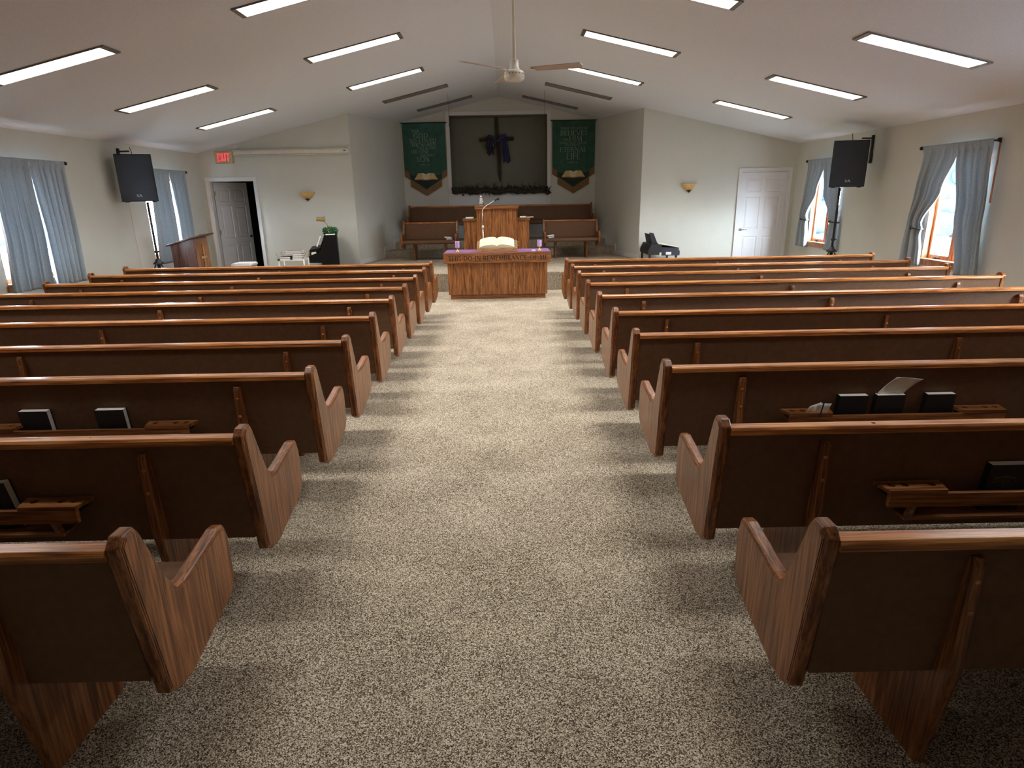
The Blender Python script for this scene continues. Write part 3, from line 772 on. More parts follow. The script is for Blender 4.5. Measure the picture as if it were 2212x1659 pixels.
# ------------------------------------------------------------------ books
def book(name, label, cat, w, h, t, loc, rot=(0, 0, 0), cover=COVER, spine=-1, pages=PAPER, group=None):
    """standing book, cover facing -y, spine at x<0 when spine=-1; origin at the bottom centre"""
    root = thing(name, label, cat, loc, 0, group); root.rotation_euler = rot
    mb = MB(); c = .003; sp = spine
    mb.box(-w / 2, w / 2, -t / 2, -t / 2 + c, 0, h); mb.box(-w / 2, w / 2, t / 2 - c, t / 2, 0, h)
    mb.box(min(sp * w / 2, sp * (w / 2 - c)), max(sp * w / 2, sp * (w / 2 - c)), -t / 2 + c, t / 2 - c, 0, h)
    obj('cover', mb, cover, root, bevel=.001)
    mb = MB(); a, b = sorted((sp * (w / 2 - c - .001), -sp * (w / 2 - .004)))
    mb.box(a, b, -t / 2 + c + .0005, t / 2 - c - .0005, .002, h - .0005); obj('page_block', mb, pages, root)
    return root
def hymnal(pew, x, label, tilt=0, y=-.049, sp=-1):
    p = PEWS[pew].location
    return book('hymnal', label, 'hymnal', .158, .212, .036, (x, p.y + y, .4432), (R(5.5), R(tilt), 0), spine=sp, group='black hymnals in the pew racks')
hymnal('R3', 1.875, 'black hymnal beside the offering envelopes in the rack of a closed-door side pew')
hymnal('R3', 2.078, 'black hymnal with a folded bulletin sticking out of its top')
hymnal('R3', 2.352, 'black hymnal beyond the bulletin, near the empty cup tray')
h4 = hymnal('R2', 2.02, 'black hymnal with gold title, cut by the picture edge, second closed-door side pew')
hymnal('L3', -2.585, 'black hymnal with white page edges, farther from the cup tray, open-door side', sp=-1)
hymnal('L3', -2.172, 'black hymnal with white page edges, nearer the cup tray, open-door side', sp=-1)
hymnal('L2', -2.095, 'leaning hymnal with white page edge at the picture border, second open-door side pew', tilt=-5, sp=-1)
mb = MB(); letters(mb, 'HYMNAL', -.062, .122, .018, -.0182, width=.115, depth=.0006)
for k in range(7):
    a = R(150 - 17 * k)
    mb.tube([(-.01 + .05 * math.cos(a), -.0185, .142 + .016 * math.sin(a)), (-.01 + .05 * math.cos(a - R(17)), -.0185, .142 + .016 * math.sin(a - R(17)))], .0007, 5)
obj('title', mb, BRASS, h4)
# bulletin in the hymnal
p3 = PEWS['R3'].location
P = []
for j in range(9):
    v = j / 8
    P.append([(-.07 + .145 * u + .075 * v, .006 - .034 * v * v + .006 * math.sin(3 * u), .012 + .105 * v - .014 * u * v) for u in [k / 6 for k in range(7)]])
mb = MB(); mb.grid(P); tag(obj('bulletin', mb, PAPER, smooth=True, solid=.001, loc=(2.075, p3.y - .072, .642)), 'folded white bulletin curling out of a black hymnal', 'paper')
for i, (x, rz, dy, l) in enumerate(((1.632, .25, .0, 'crumpled white offering envelope behind the pencil'), (1.678, -.1, -.006, 'printed white offering card beside the black pencil'))):
    mb = MB(); P = [[(-.036 + .072 * u + .02 * v, -.01 * v + .004 * math.sin(6 * u), .07 * v - (.02 * (1 - u) if i == 0 else 0) * v) for u in [k / 5 for k in range(6)]] for v in [k / 4 for k in range(5)]]
    mb.grid(P); o = obj('offering_envelope', mb, PAPER, smooth=True, solid=.0012, loc=(x, p3.y - .104 + dy, .556)); o.rotation_euler = (0, 0, rz)
    tag(o, l, 'envelope', 'papers in the pew rack')
mb = MB(); mb.tube([(0, 0, 0), (.022, .012, .088), (.026, .014, .10)], [.0042, .0042, .0012], 6)
tag(obj('pencil', mb, BLACK, loc=(1.668, p3.y - .142, .556)), 'short black pencil standing before the offering envelopes', 'pencil')

# ------------------------------------------------------------------ platform furniture
b1 = make_pew(1.262, [.262, .965], 'short oak bench on the platform, lectern side of the pulpit', 'short platform benches')
b1.location = (-1.110, 14.60, .341); b1.rotation_euler = (0, 0, math.pi)
b2 = dup(b1, (2.098, 14.60, .341), 'short oak bench on the platform, closed-door side of the pulpit')
b3 = make_pew(4.68, [.6, 2.32, 4.04], 'long dark pew against the back wall under the cross', None)
b3.location = (2.20, 16.33, .667); b3.rotation_euler = (0, 0, math.pi)
# communion table
TX0, TX1, TYF, TYB = -1.086, .756, 10.70, 11.38
t = thing('communion_table', 'oak communion table carved with THIS DO IN REMEMBRANCE OF ME', 'table', ((TX0 + TX1) / 2, (TYF + TYB) / 2, 0))
hw, hd = (TX1 - TX0) / 2, (TYB - TYF) / 2
mb = MB(); mb.box(-hw, hw, -hd, hd, .628, .800); ap = obj('apron', mb, TOAKX, t, bevel=.006)
mb = MB(); letters(mb, 'THIS.DO.IN.REMEMBRANCE.OF.ME', -hw + .085, .672, .078, -hd, width=1.70, depth=.0012, gap=.13, weight=1.45); obj('lettering', mb, ENGR, ap)
bw = hw - .058
for k in range(3):
    a = -bw + k * 2 * bw / 3
    mb = MB(); mb.box(a + .003, a + 2 * bw / 3 - .003, -hd + .05, hd - .05, .080, .628); obj('panel', mb, TOAK, t, bevel=.002)
for k in (1, 2):
    a = -bw + k * 2 * bw / 3
    mb = MB(); mb.box(a - .0045, a + .0045, -hd + .046, -hd + .2, .082, .627); obj('seam_bead', mb, BOXOAK, t)
mb = MB(); mb.box(-bw + .035, bw - .035, -hd + .075, hd - .075, .001, .080); obj('plinth', mb, TOAKX, t)
mb = MB()
mb.box(TX0 + .012, TX1 - .012, TYF + .02, TYB - .02, .801, .805)
tag(obj('table_runner', mb, PURPLE), 'purple cloth covering the communion table top', 'cloth')
# book stand and the open bible
BX, BY = -.165, 10.93
st = thing('bible_stand', 'slanted light oak stand under the open bible', 'book stand', (BX, BY, .8055))
mb = MB(); mb.prism([(-.13, 0), (.17, 0), (.17, .165), (-.115, .045), (-.13, .045)], 'X', -.35, .35); obj('slope', mb, BOXOAK, st, bevel=.004)
mb = MB(); mb.box(-.35, .35, -.145, -.13, 0, .058); obj('lip', mb, BOXOAK, st, bevel=.003)
bb = thing('open_bible', 'large open bible on the slanted stand', 'bible', (BX - .005, BY, .8055))
SLB = Matrix.Translation((0, -.122, .053)) @ Matrix.Rotation(math.atan2(.12, .285), 4, 'X')
def leafs(s):
    # cross-section of one half of the page block, u out from the gutter
    top = [(0, .045), (.03, .068), (.08, .076), (.15, .07), (.225, .056), (.29, .03)]
    bot = [(.305, .004), (0, .004)]
    return [(s * x, z) for x, z in top + bot]
for s in (-1, 1):
    mb = MB(); sec = leafs(s)
    mb.loft([[SLB @ Vector((x, .006 + .285 * k, z + .0)) for x, z in sec] for k in (0, 1)]); obj('pages', mb, PAGES, bb)
mb = MB(); mb.box(-.315, .315, .001, .297, 0, .0035, SLB); obj('cover', mb, COVER, bb)
for k in (0, 1):
    mb = MB(); mb.grid([[SLB @ Vector((.285 + .10 * u, .09 + .13 * k + .02 * v, .012 + .006 * math.sin(5 * u))) for u in [q / 5 for q in range(6)]] for v in (0, 1)]); obj('ribbon', mb, GREY, bb, solid=.001)
# candles on brass holders
ch0 = None
for i, (x, l) in enumerate(((-.852, 'lectern'), (.565, 'closed-door'))):
    lab = 'small flared brass candle holder on the purple cloth, %s side of the bible' % l
    if i == 0:
        ch0 = thing('candle_holder', lab, 'candle holder', (x, 10.87, .8055), 0, 'brass candle holders')
        mb = MB(); mb.lathe([(.042, 0), (.044, .004), (.034, .014), (.014, .036), (.010, .048), (.013, .054)], n=20); obj('base', mb, BRASS, ch0, smooth=True)
        mb = MB(); mb.lathe([(.012, .054), (.030, .066), (.034, .072), (.034, .074)], n=20); obj('cup', mb, BRASS, ch0, smooth=True)
        c0 = thing('candle', 'lilac pillar candle on a brass holder, %s side of the bible' % l, 'candle', (x, 10.87, .880), 0, 'lilac candles')
        mb = MB(); mb.lathe([(.036, 0), (.039, .003), (.039, .104), (.035, .108), (.008, .104), (.0, .104)], n=24); obj('wax', mb, LILAC, c0, smooth=False)
        mb = MB(); mb.tube([(0, 0, .104), (.002, 0, .118)], .0018, 6); obj('wick', mb, BLACK, c0)
    else:
        dup(ch0, (x, 10.87, .8055), lab); dup(c0, (x, 10.87, .880), 'lilac pillar candle on a brass holder, %s side of the bible' % l)
mb = MB(); mb.box(-.032, .032, -.02, .02, 0, .022)
tag(obj('matchbox', mb, PAPER, loc=(.462, 10.80, .8056), bevel=.003), 'tiny white box lying on the purple cloth between bible and candle', 'box')
# pulpit
PX, PY, PZ = -.185, 12.75, .341
t = thing('pulpit', 'oak pulpit with a raised centre and two lower wings', 'pulpit', (PX, PY, PZ))
z0 = 0
mb = MB(); mb.box(-.410, .410, 0, .42, 0, 1.135); obj('centre_panel', mb, TOAK, t, bevel=.004)
mb = MB(); mb.prism(rounded([(-.035, 1.135), (.46, 1.135), (.46, 1.16), (-.020, 1.20), (-.035, 1.195)], .003, 2), 'X', -.435, .435); obj('top_ledge', mb, TOAKX, t, bevel=.004)
for s, x0, x1 in ((-1, -.675, -.411), (1, .411, .645)):
    mb = MB(); mb.box(x0, x1, .06, .46, 0, .905); obj('wing', mb, TOAK, t, bevel=.004)
    mb = MB(); mb.box(x0 - (.018 if s < 0 else 0), x1 + (.018 if s > 0 else 0), .04, .48, .905, .955); obj('wing_top', mb, TOAKX, t, bevel=.004)
# things on the pulpit
pb = thing('white_microphone', 'white cylindrical desk microphone standing on the pulpit top', 'microphone', (-.49, 12.77, PZ + 1.203))
mb = MB(); mb.lathe([(.045, 0), (.047, .006), (.03, .014), (.012, .02)], n=20); obj('base', mb, CHROME, pb, smooth=True)
mb = MB(); mb.lathe([(.028, .035), (.030, .04), (.030, .15), (.030, .152)], n=20); obj('body', mb, STEEL, pb, smooth=True)
mb = MB(); mb.lathe([(.030, .152), (.030, .17), (.024, .19), (.010, .2)], n=20); obj('grille_cap', mb, CHROME, pb, smooth=True)
for s in (-1, 1):
    mb = MB(); mb.tube([(s * .042, 0, .012), (s * .042, 0, .075), (s * .03, 0, .08)], .006, 8); obj('side_arm', mb, CHROME, pb, smooth=True)
ms = thing('microphone_stand', 'silver gooseneck microphone stand before the pulpit', 'microphone stand', (-.455, 12.35, .341))
mb = MB(); mb.lathe([(.12, 0), (.125, .01), (.11, .022), (.02, .035), (.012, .04)], n=24); obj('base', mb, BLACK, ms, smooth=True)
mb = MB(); mb.tube([(0, 0, .03), (0, 0, .80)], .011, 10); mb.tube([(0, 0, .80), (0, 0, 1.09)], .008, 10); obj('pole', mb, CHROME, ms, smooth=True)
mb = MB(); mb.tube([(0, 0, .785), (0, 0, .835)], .02, 12); obj('clutch', mb, STEEL, ms, smooth=True)
mb = MB(); mb.tube([(0, 0, 1.09), (.005, 0, 1.13), (.03, .02, 1.17), (.09, .03, 1.215), (.16, .04, 1.25), (.21, .05, 1.285), (.235, .05, 1.30)], .0075, 8); obj('gooseneck', mb, STEEL, ms, smooth=True)
mb = MB(); mb.tube([(.235, .05, 1.30), (.27, .055, 1.318), (.285, .055, 1.325)], [.014, .016, .016], 10); mb.ball((.305, .055, 1.33), .026, 2); obj('microphone', mb, BLACK, ms, smooth=True)
def flat_book(label, w, d, t, loc, rz=0, cover=COVER, tilt=0, group=None, name='book'):
    r = book(name, label, 'book', w, d, t, loc, (R(90) + 0, 0, 0), cover=cover, spine=-1, group=group)
    r.rotation_euler = (R(-90), tilt, 0)
    M = Matrix.Translation(loc) @ Matrix.Rotation(rz, 4, 'Z') @ Matrix.Rotation(tilt, 4, 'Y') @ Matrix.Rotation(R(-90), 4, 'X') @ Matrix.Translation((0, -t / 2 * 1, 0))
    r.matrix_basis = M
    return r
# flat_book: lies with its cover up; its head (page edge) faces -y
def lying(label, w, d, t, x, y, z, rz=0, cover=COVER, tilt=0, group=None):
    root = thing('book', label, 'book', (x, y, z), 0, group); root.rotation_euler = (0, tilt, rz)
    c = .003
    mb = MB(); mb.box(-w / 2, w / 2, -d / 2, d / 2, 0, c); mb.box(-w / 2, w / 2, -d / 2, d / 2, t - c, t); mb.box(-w / 2, -w / 2 + c, -d / 2, d / 2, c, t - c); obj('cover', mb, cover, root)
    mb = MB(); mb.box(-w / 2 + c + .0005, w / 2 - .003, -d / 2 + .002, d / 2 - .002, c + .0005, t - c - .0005); obj('page_block', mb, PAPER, root)
    return root
zw = PZ + .956
lying('white edged book lying on the lectern-side wing of the pulpit', .165, .23, .036, PX - .55, PY + .17, zw)
lying('white edged book lying on the closed-door side wing of the pulpit', .125, .2, .034, PX + .52, PY + .16, zw)
lying('thin maroon book overhanging the pulpit wing edge', .15, .2, .02, PX + .664, PY + .18, zw, cover=MAROON)
# books on the platform benches
bz_ = .341 + .470
lying('brown book under a black book on the lectern-side platform bench', .14, .2, .034, -1.295, 14.34, bz_ - .012, rz=.05, cover=MAROON)
lying('black book resting on a brown one, lectern-side platform bench', .16, .2, .034, -1.315, 14.34, bz_ + .024, rz=-.08, tilt=R(3))
lying('lower of two black books on the closed-door side platform bench', .14, .2, .03, 1.005, 14.34, bz_ - .012, rz=.05, tilt=R(-4))
lying('upper of two black books on the closed-door side platform bench', .165, .2, .036, 1.0, 14.34, bz_ + .022, rz=-.06, tilt=R(-6))

# ------------------------------------------------------------------ cross, garland, banners
cr = thing('cross', 'dark timber cross with pointed foot hanging in the niche', 'cross', (-.185, ND - .06, 2.06))
mb = MB()
def rect(cx, cy, w, d, z): return [(cx - w / 2, cy - d / 2, z), (cx + w / 2, cy - d / 2, z), (cx + w / 2, cy + d / 2, z), (cx - w / 2, cy + d / 2, z)]
mb.loft([rect(.062, 0, .01, .01, .0), rect(.052, 0, .05, .03, .10), rect(.040, 0, .088, .05, .28), rect(.02, 0, .092, .055, .75), rect(-.005, 0, .085, .055, 1.2), rect(-.02, 0, .082, .055, 1.62)])
obj('upright', mb, CROSSW, cr, bevel=.006)
mb = MB(); mb.loft([[( -.47, -.045 + y, 1.055 + z) for y, z in ((-.03, -.04), (.03, -.04), (.03, .04), (-.03, .04))], [(.42, -.045 + y, 1.08 + z) for y, z in ((-.03, -.042), (.03, -.042), (.03, .042), (-.03, .042))]]); obj('crossbar', mb, CROSSW, cr, bevel=.006)
dr = thing('cross_drape', 'dark purple cloth draped over the arms of the cross', 'cloth', (-.185, ND - .14, 2.06))
def hang(x0t, x1t, x0b, x1b, zt, zb, seed):
    rnd = random.Random(seed); P = []
    for j in range(15):
        v = j / 14; row = []
        for i in range(25):
            u = i / 24
            row.append((x0t + (x1t - x0t) * u + ((x0b + (x1b - x0b) * u) - (x0t + (x1t - x0t) * u)) * v, -.02 + .02 * math.sin(u * 17 + seed) * (.4 + v) - .012 * v, zt + (zb - zt) * v + .03 * math.sin(u * 9 + seed) * v))
        P.append(row)
    mb = MB(); mb.grid(P); return mb
obj('tail', hang(-.26, -.15, -.28, -.09, 1.12, .70, 2), INDIGO, dr, smooth=True, solid=.006)
obj('tail', hang(.10, .22, .14, .33, 1.14, .50, 5), INDIGO, dr, smooth=True, solid=.006)
pts = [(-.27, .02, 1.11), (-.22, -.03, 1.145), (-.13, -.045, 1.10), (-.03, -.05, 1.02), (.04, -.05, 1.04), (.12, -.045, 1.13), (.2, -.03, 1.16), (.24, .02, 1.12)]
mb = MB(); mb.tube(pts, [.02, .04, .04, .035, .035, .045, .04, .02], 10); obj('swag', mb, INDIGO, dr, smooth=True)
mb = MB(); rnd = random.Random(3)
for k in range(5):
    ps = []
    for i in range(29):
        a = 2 * math.pi * i / 28; r = .115 + .016 * math.sin(5 * a + k * 1.3)
        ps.append((-.265 + r * math.cos(a) + .075, -.2 + .012 * math.cos(7 * a + k), 2.985 - 2.06 + r * math.sin(a)))
    mb.tube(ps, .008, 6, cap=False)
for k in range(36):
    a = rnd.uniform(0, 6.28); b = a + rnd.uniform(-1, 1); r = .115
    p = Vector((-.19 + r * math.cos(a), -.2, .925 + r * math.sin(a)))
    mb.tube([p, p + Vector((.05 * math.cos(b), rnd.uniform(-.03, .02), .05 * math.sin(b)))], [.004, .0008], 5)
tag(obj('thorn_crown', mb, DLEAF, loc=(-.185, ND - .02, 2.06)), 'ring of dark thorny twigs hanging at the crossing of the cross', 'crown of thorns')
def foliage(mb, pts_fn, n, size, rnd, up=.5, zmin=None):
    for k in range(n):
        p = Vector(pts_fn(rnd)); d = Vector((rnd.uniform(-1, 1), rnd.uniform(-1, .6), rnd.uniform(-.5, 1) * up * 2)).normalized()
        l = size * rnd.uniform(.6, 1.5); w = l * .22; sd = d.cross(Vector((rnd.uniform(-1, 1), rnd.uniform(-1, 1), 1))).normalized() * w
        q = p + d * l; m = p + d * l * .5 + Vector((0, 0, .01))
        if zmin is not None: p.z = max(p.z, zmin + .012); q.z = max(q.z, zmin); m.z = max(m.z, zmin + .012)
        mb.loft([[p, m + sd, q], [p + Vector((0, -.002, .001)), m - sd, q + Vector((0, -.002, .001))]], cap=True) if False else mb.face([p, m + sd, q, m - sd])
rnd = random.Random(11)
ga = thing('garland', 'long dark dried branch garland on the niche ledge', 'garland', (-.12, YB - .10, 1.83))
mb = MB(); ps = []; rr = []
for i in range(61):
    u = i / 60; ps.append((-1.26 + 2.50 * u, -.02 + .02 * math.sin(9 * u), .03 + .02 * math.sin(23 * u) - (.03 * u) - (.07 if u > .985 else 0))); rr.append(.066 + .016 * math.sin(31 * u) + .010 * math.sin(77 * u))
mb.tube(ps, rr, 10); foliage(mb, lambda r: (r.uniform(-1.26, 1.24), r.uniform(-.07, .06), r.uniform(-.05, .09)), 900, .07, rnd); obj('greenery', mb, DLEAF, ga)
for k in range(34):
    mb = MB(); x = rnd.uniform(-1.2, 1.2); p = Vector((x, -.03, .05)); a = Vector((rnd.uniform(-.14, .14), rnd.uniform(-.06, .0), rnd.uniform(.05, .20)))
    if k % 6 == 0: a.z = -.12
    mb.tube([p, p + a * .5 + Vector((0, -.02, .02)), p + a], [.009, .007, .002], 6); obj('twig', mb, DLEAF, ga)
def banner(cx, w, label, lines, m):
    """m maps a crop pixel (px, py) to local x, z"""
    root = thing('banner', label, 'banner', (cx, YB - .03, 1.76), 0, 'green scripture banners')
    h = w / 2; zt, zs, zp = 1.735, .49, .0
    mb = MB(); mb.tube([(-h - .045, -.006, zt + .008), (h + .045, -.006, zt + .008)], .011, 10); obj('rod', mb, BLACK, root, smooth=True)
    zi = .155
    mb = MB(); mb.prism([(-h, zt), (h, zt), (h, .655), (h - .135, .555), (h - .135, .46), (0, zi + .0), (-h + .135, .46), (-h + .135, .555), (-h, .655)], 'Y', -.004, .0); obj('field', mb, GREENB, root)
    mb = MB(); mb.prism([(-h + .135, .555), (-h + .135, .41), (0, zi), (h - .135, .41), (h - .135, .555), (h - .2, .50), (-h + .2, .50)], 'Y', -.0055, -.0042); obj('lower_field', mb, DKGREEN, root)
    for s in (-1, 1):
        mb = MB(); mb.prism([(s * h, .655), (s * (h - .135), .555), (s * (h - .135), .385), (s * h, .475)], 'Y', -.0065, 0.0005); obj('bronze_band', mb, GOLDB, root)
        mb = MB(); mb.prism([(s * (h - .135), .40), (0, zi), (0, -.005), (s * (h - .135), .225)], 'Y', -.008, -.0005); obj('bronze_band', mb, GOLDB, root)
    # printed open book
    for s in (-1, 1):
        mb = MB(); mb.prism([(0, .525), (s * .07, .555), (s * .2, .55), (s * .30, .40), (s * .14, .405), (0, .385)], 'Y', -.0072, -.0060); obj('printed_page', mb, PARCH, root)
        mb = MB(); mb.prism([(0, .525), (s * .06, .550), (s * .11, .545), (s * .07, .42), (0, .40)], 'Y', -.0080, -.0073); obj('page_glow', mb, PARCHW, root)
        mb = MB(); mb.prism([(s * .30, .40), (s * .31, .378), (s * .14, .385), (0, .368), (0, .385), (s * .14, .405)], 'Y', -.0072, -.0060); obj('page_edge', mb, BROWNP, root)
    for txt, a, b, base, hh in lines:
        xa, z = m(a, base); xb, _ = m(b, base)
        mb = MB(); letters(mb, txt, xa, z, hh * m.k, -.0042, width=xb - xa, depth=.0006, weight=.62); obj('lettering', mb, BLET, root)
class Map:
    def __init__(s, left, shear, top, kx, kz, half): s.l, s.s, s.t, s.kx, s.k, s.h = left, shear, top, kx, kz, half
    def __call__(s, px, py): return ((px - (s.l + (py - s.t) * s.s)) * s.kx - s.h, 1.735 - (py - s.t) * s.k)
banner(-2.03, 1.08, 'green banner reading FOR GOD SO LOVED THE WORLD beside the cross niche',
       [('FOR', 270, 400, 410, 45), ('GOD', 300, 585, 520, 92), ('SO LOVED', 230, 745, 608, 76), ('THE WORLD', 260, 735, 672, 58), ('THAT HE GAVE', 375, 740, 722, 36), ('HIS ONE', 250, 605, 805, 74), ('AND ONLY', 430, 720, 855, 36), ('SON', 370, 620, 960, 98), ('JOHN 3:16', 410, 630, 1025, 24)], Map(70, .0636, 245, .00129, .001275, .54))
banner(1.744, 1.083, 'green banner reading BELIEVES IN HIM ETERNAL LIFE beside the cross niche',
       [('THAT WHOEVER', 270, 780, 335, 40), ('BELIEVES', 275, 780, 445, 88), ('IN', 335, 415, 548, 50), ('HIM', 440, 685, 550, 92), ('SHALL NOT PERISH', 270, 775, 600, 34), ('BUT HAVE', 370, 640, 645, 34), ('ETERNAL', 265, 770, 750, 84), ('LIFE', 395, 655, 890, 118), ('JOHN 3:16', 410, 625, 960, 24)], Map(120, .006, 178, .001345, .00128, .5415))
for x, y, l in ((-1.205, 14.5, 'lectern'), (.868, 14.3, 'closed-door')):
    t = thing('hanging_microphone', 'thin dark cord with a tiny microphone hanging before the niche, %s side' % l, 'hanging microphone', (x, y, 3.19), 0, 'hanging choir microphones')
    mb = MB(); mb.tube([(0, 0, .05), (0, 0, cz(x) - 3.19)], .0028, 6); obj('cord', mb, BLACK, t)
    mb = MB(); mb.tube([(0, 0, 0), (0, 0, .05)], [.006, .008], 8); obj('capsule', mb, BLACK, t)

# ------------------------------------------------------------------ ceiling lights
def light(x0, x1, y, lit, label, group, power=1.0):
    """x0..x1 along the slope, centred at y"""
    left = (x0 + x1) / 2 < RX
    xm = (x0 + x1) / 2; ang = math.atan(SL) * (1 if left else -1)
    t = thing('ceiling_light', label, 'ceiling light', (xm, y, cz(xm)), 0, group)
    t.rotation_euler = (0, -ang, 0)
    L = (x1 - x0) / math.cos(ang) / 2; w = .135
    mb = MB()
    mb.box(-L - .05, -L, -w - .012, w + .012, -.016, -.001); mb.box(L, L + .05, -w - .012, w + .012, -.016, -.001)
    mb.box(-L, L, -w - .012, -w, -.016, -.001); mb.box(-L, L, w, w + .012, -.016, -.001)
    obj('housing', mb, HOUS, t)
    mb = MB(); mb.box(-L, L, -w, w, -.012, -.004); obj('diffuser', mb, DIFF if lit else DIFFOFF, t)
    if lit:
        ld = bpy.data.lights.new('fluorescent_tube', 'AREA'); ld.shape = 'RECTANGLE'; ld.size = 2 * L; ld.size_y = 2 * w
        ld.energy = LAMP_W * power; ld.spread = R(LAMP_SPREAD); ld.color = (1.0, .99, .97)
        lo = bpy.data.objects.new('fluorescent_tube', ld); C.objects.link(lo); lo.parent = t; lo.location = (0, 0, -.0135)
ROWS = [(6.98, 'nearest in view'), (9.24, 'in the middle row'), (11.52, 'in the row before the platform')]
for y, l in ROWS:
    for x0, x1, c in ((-5.22, -4.0, 'lower open-door side'), (-2.60, -1.40, 'upper open-door side'), (1.11, 2.32, 'upper closed-door side'), (3.68, 4.89, 'lower closed-door side')):
        light(x0, x1, y, True, 'lit strip light, %s, %s' % (c, l), 'lit strip lights')
for y in (4.70, 2.42):
    for x0, x1, c in ((-5.22, -4.0, 'lower open-door side'), (-2.60, -1.40, 'upper open-door side'), (1.11, 2.32, 'upper closed-door side'), (3.68, 4.89, 'lower closed-door side')):
        light(x0, x1, y, True, 'strip light, %s, above the %s pew from the camera' % (c, 'fifth' if y > 4 else 'second'), 'strip lights above the rear pews', 1.0 if y > 4 else .25)
light(-2.37, -1.165, 13.51, False, 'unlit strip light, longer of the open-door side pair above the platform', 'unlit strip lights')
light(.88, 2.11, 13.49, False, 'unlit strip light, longer of the closed-door side pair above the platform', 'unlit strip lights')
light(-1.97, -.78, 15.58, False, 'unlit strip light nearest the niche on the open-door side', 'unlit strip lights')
light(.48, 1.675, 15.69, False, 'unlit strip light nearest the niche on the closed-door side', 'unlit strip lights')

# ------------------------------------------------------------------ ceiling fan
fx, fy, fz = .113, 7.0, 2.93
t = thing('ceiling_fan', 'white three blade ceiling fan on a long down rod', 'ceiling fan', (fx, fy, fz))
mb = MB(); mb.tube([(0, 0, .05), (0, 0, cz(fx) - fz)], .016, 12); obj('down_rod', mb, STEEL, t, smooth=True)
mb = MB(); mb.lathe([(.03, cz(fx) - fz - .10), (.06, cz(fx) - fz - .06), (.075, cz(fx) - fz - .012)], n=24); obj('canopy', mb, STEEL, t, smooth=True)
mb = MB(); mb.lathe([(.050, .03), (.055, .045), (.048, .05), (.042, .115), (.044, .12), (.03, .125), (.018, .13)], n=28); obj('hub_cover', mb, STEEL, t, smooth='auto')
mb = MB(); mb.lathe([(.06, -.075), (.085, -.072), (.098, -.060), (.100, -.055), (.104, -.052), (.104, .0), (.098, .012), (.07, .028), (.045, .032)], n=32); mo = obj('motor_housing', mb, STEEL, t)
for k in range(18):
    a = 2 * math.pi * k / 18; mb = MB(); M = Matrix.Translation((.1035 * math.cos(a), .1035 * math.sin(a), -.012)) @ Matrix.Rotation(a, 4, 'Z'); mb.box(-.001, .0025, -.008, .008, -.006, .006, M); obj('brass_vent', mb, BRASS, mo)
for a in (103, -17, 223):   # blade angles
    M = Matrix.Rotation(R(a), 4, 'Z')
    mb = MB(); mb.box(.08, .20, -.016, .016, .012, .017, M); mb.box(.16, .22, -.04, .04, .016, .020, M); br = obj('blade_iron', mb, STEEL, t)
    mb = MB(); M2 = M @ Matrix.Translation((.18, 0, .024)) @ Matrix.Rotation(R(-11), 4, 'X')
    out = rounded([(0, -.05), (.52, -.066), (.53, .066), (0, .05)], [.01, .02, .05, .01], 4)
    mb.loft([[M2 @ Vector((x, y, z)) for x, y in out] for z in (0, .007)]); obj('blade', mb, BLADE, t)

# ------------------------------------------------------------------ front wall fixtures
ex = thing('exit_sign', 'beige exit sign with glowing red letters above the open door', 'sign', (-5.825, YF - .001, 2.465))
mb = MB(); mb.box(-.178, .178, -.05, 0, 0, .235); obj('housing', mb, EXITH, ex, bevel=.006)
mb = MB(); letters(mb, 'EXIT', -.125, .045, .15, -.0502, width=.25, depth=.002, gap=.14, serif=False, weight=1.35); obj('lettering', mb, EXITL, ex)
ps_ = thing('projection_screen', 'rolled up white projection screen case high on the wall beside the exit sign', 'projection screen', (-4.405, YF - .001, 2.63))
mb = MB(); mb.prism(rounded([(-.095, .0), (-.095, .06), (-.075, .092), (-.03, .092), (-.012, .07), (-.012, .0)], [.01, .02, .02, .02, .015, .01], 4), 'X', -1.175, 1.175); obj('case', mb, STEEL, ps_)
for s in (-1, 1):
    mb = MB(); mb.prism(rounded([(-.1, -.005), (-.1, .065), (-.075, .098), (-.03, .098), (-.008, .07), (-.008, -.005)], .012, 3), 'X', min(s * 1.176, s * 1.19), max(s * 1.176, s * 1.19)); obj('end_cap', mb, TRIM, ps_)
    mb = MB(); mb.tube([(s * 1.18, -.05, .09), (s * 1.18, -.05, .14), (s * 1.16, -.02, .16)], .010, 8); mb.box(s * 1.16 - .02, s * 1.16 + .02, -.02, 0, .12, .185); obj('bracket', mb, STEEL, ps_)
mb = MB(); mb.tube([(-1.14, -.055, -.014), (1.16, -.055, -.014)], .010, 8); mb.box(-.06, .06, -.06, -.05, -.03, -.012); obj('weight_bar', mb, STEEL, ps_)
mb = MB(); mb.box(1.08, 1.12, -.0965, -.0955, .035, .05); obj('maker_plate', mb, BLACK, ps_)
def sconce(x, z, label):
    t = thing('wall_sconce', label, 'wall light', (x, YF - .001, z), 0, 'half bowl wall lights')
    mb = MB(); P = []
    for r, zz in ((.012, .03), (.05, .045), (.10, .085), (.135, .13), (.155, .17), (.162, .178)):
        P.append([(r * math.cos(math.pi * k / 20), -r * .72 * math.sin(math.pi * k / 20) - .0, zz) for k in range(21)])
    mb.grid(P); obj('shade', mb, AMBER, t, smooth=True, solid=.005)
    mb = MB(); mb.lathe([(.001, -.004), (.010, .006), (.030, .028), (.045, .044), (.044, .048), (.02, .048)], 0, -.03, 16); obj('finial', mb, BRONZE, t, smooth=True)
    mb = MB(); mb.box(-.05, .05, -.012, 0, .03, .15); obj('back_plate', mb, BRONZE, t)
sconce(-4.19, 1.69, 'amber half bowl wall light above the piano'); sconce(3.88, 1.72, 'amber half bowl wall light above the keyboard')

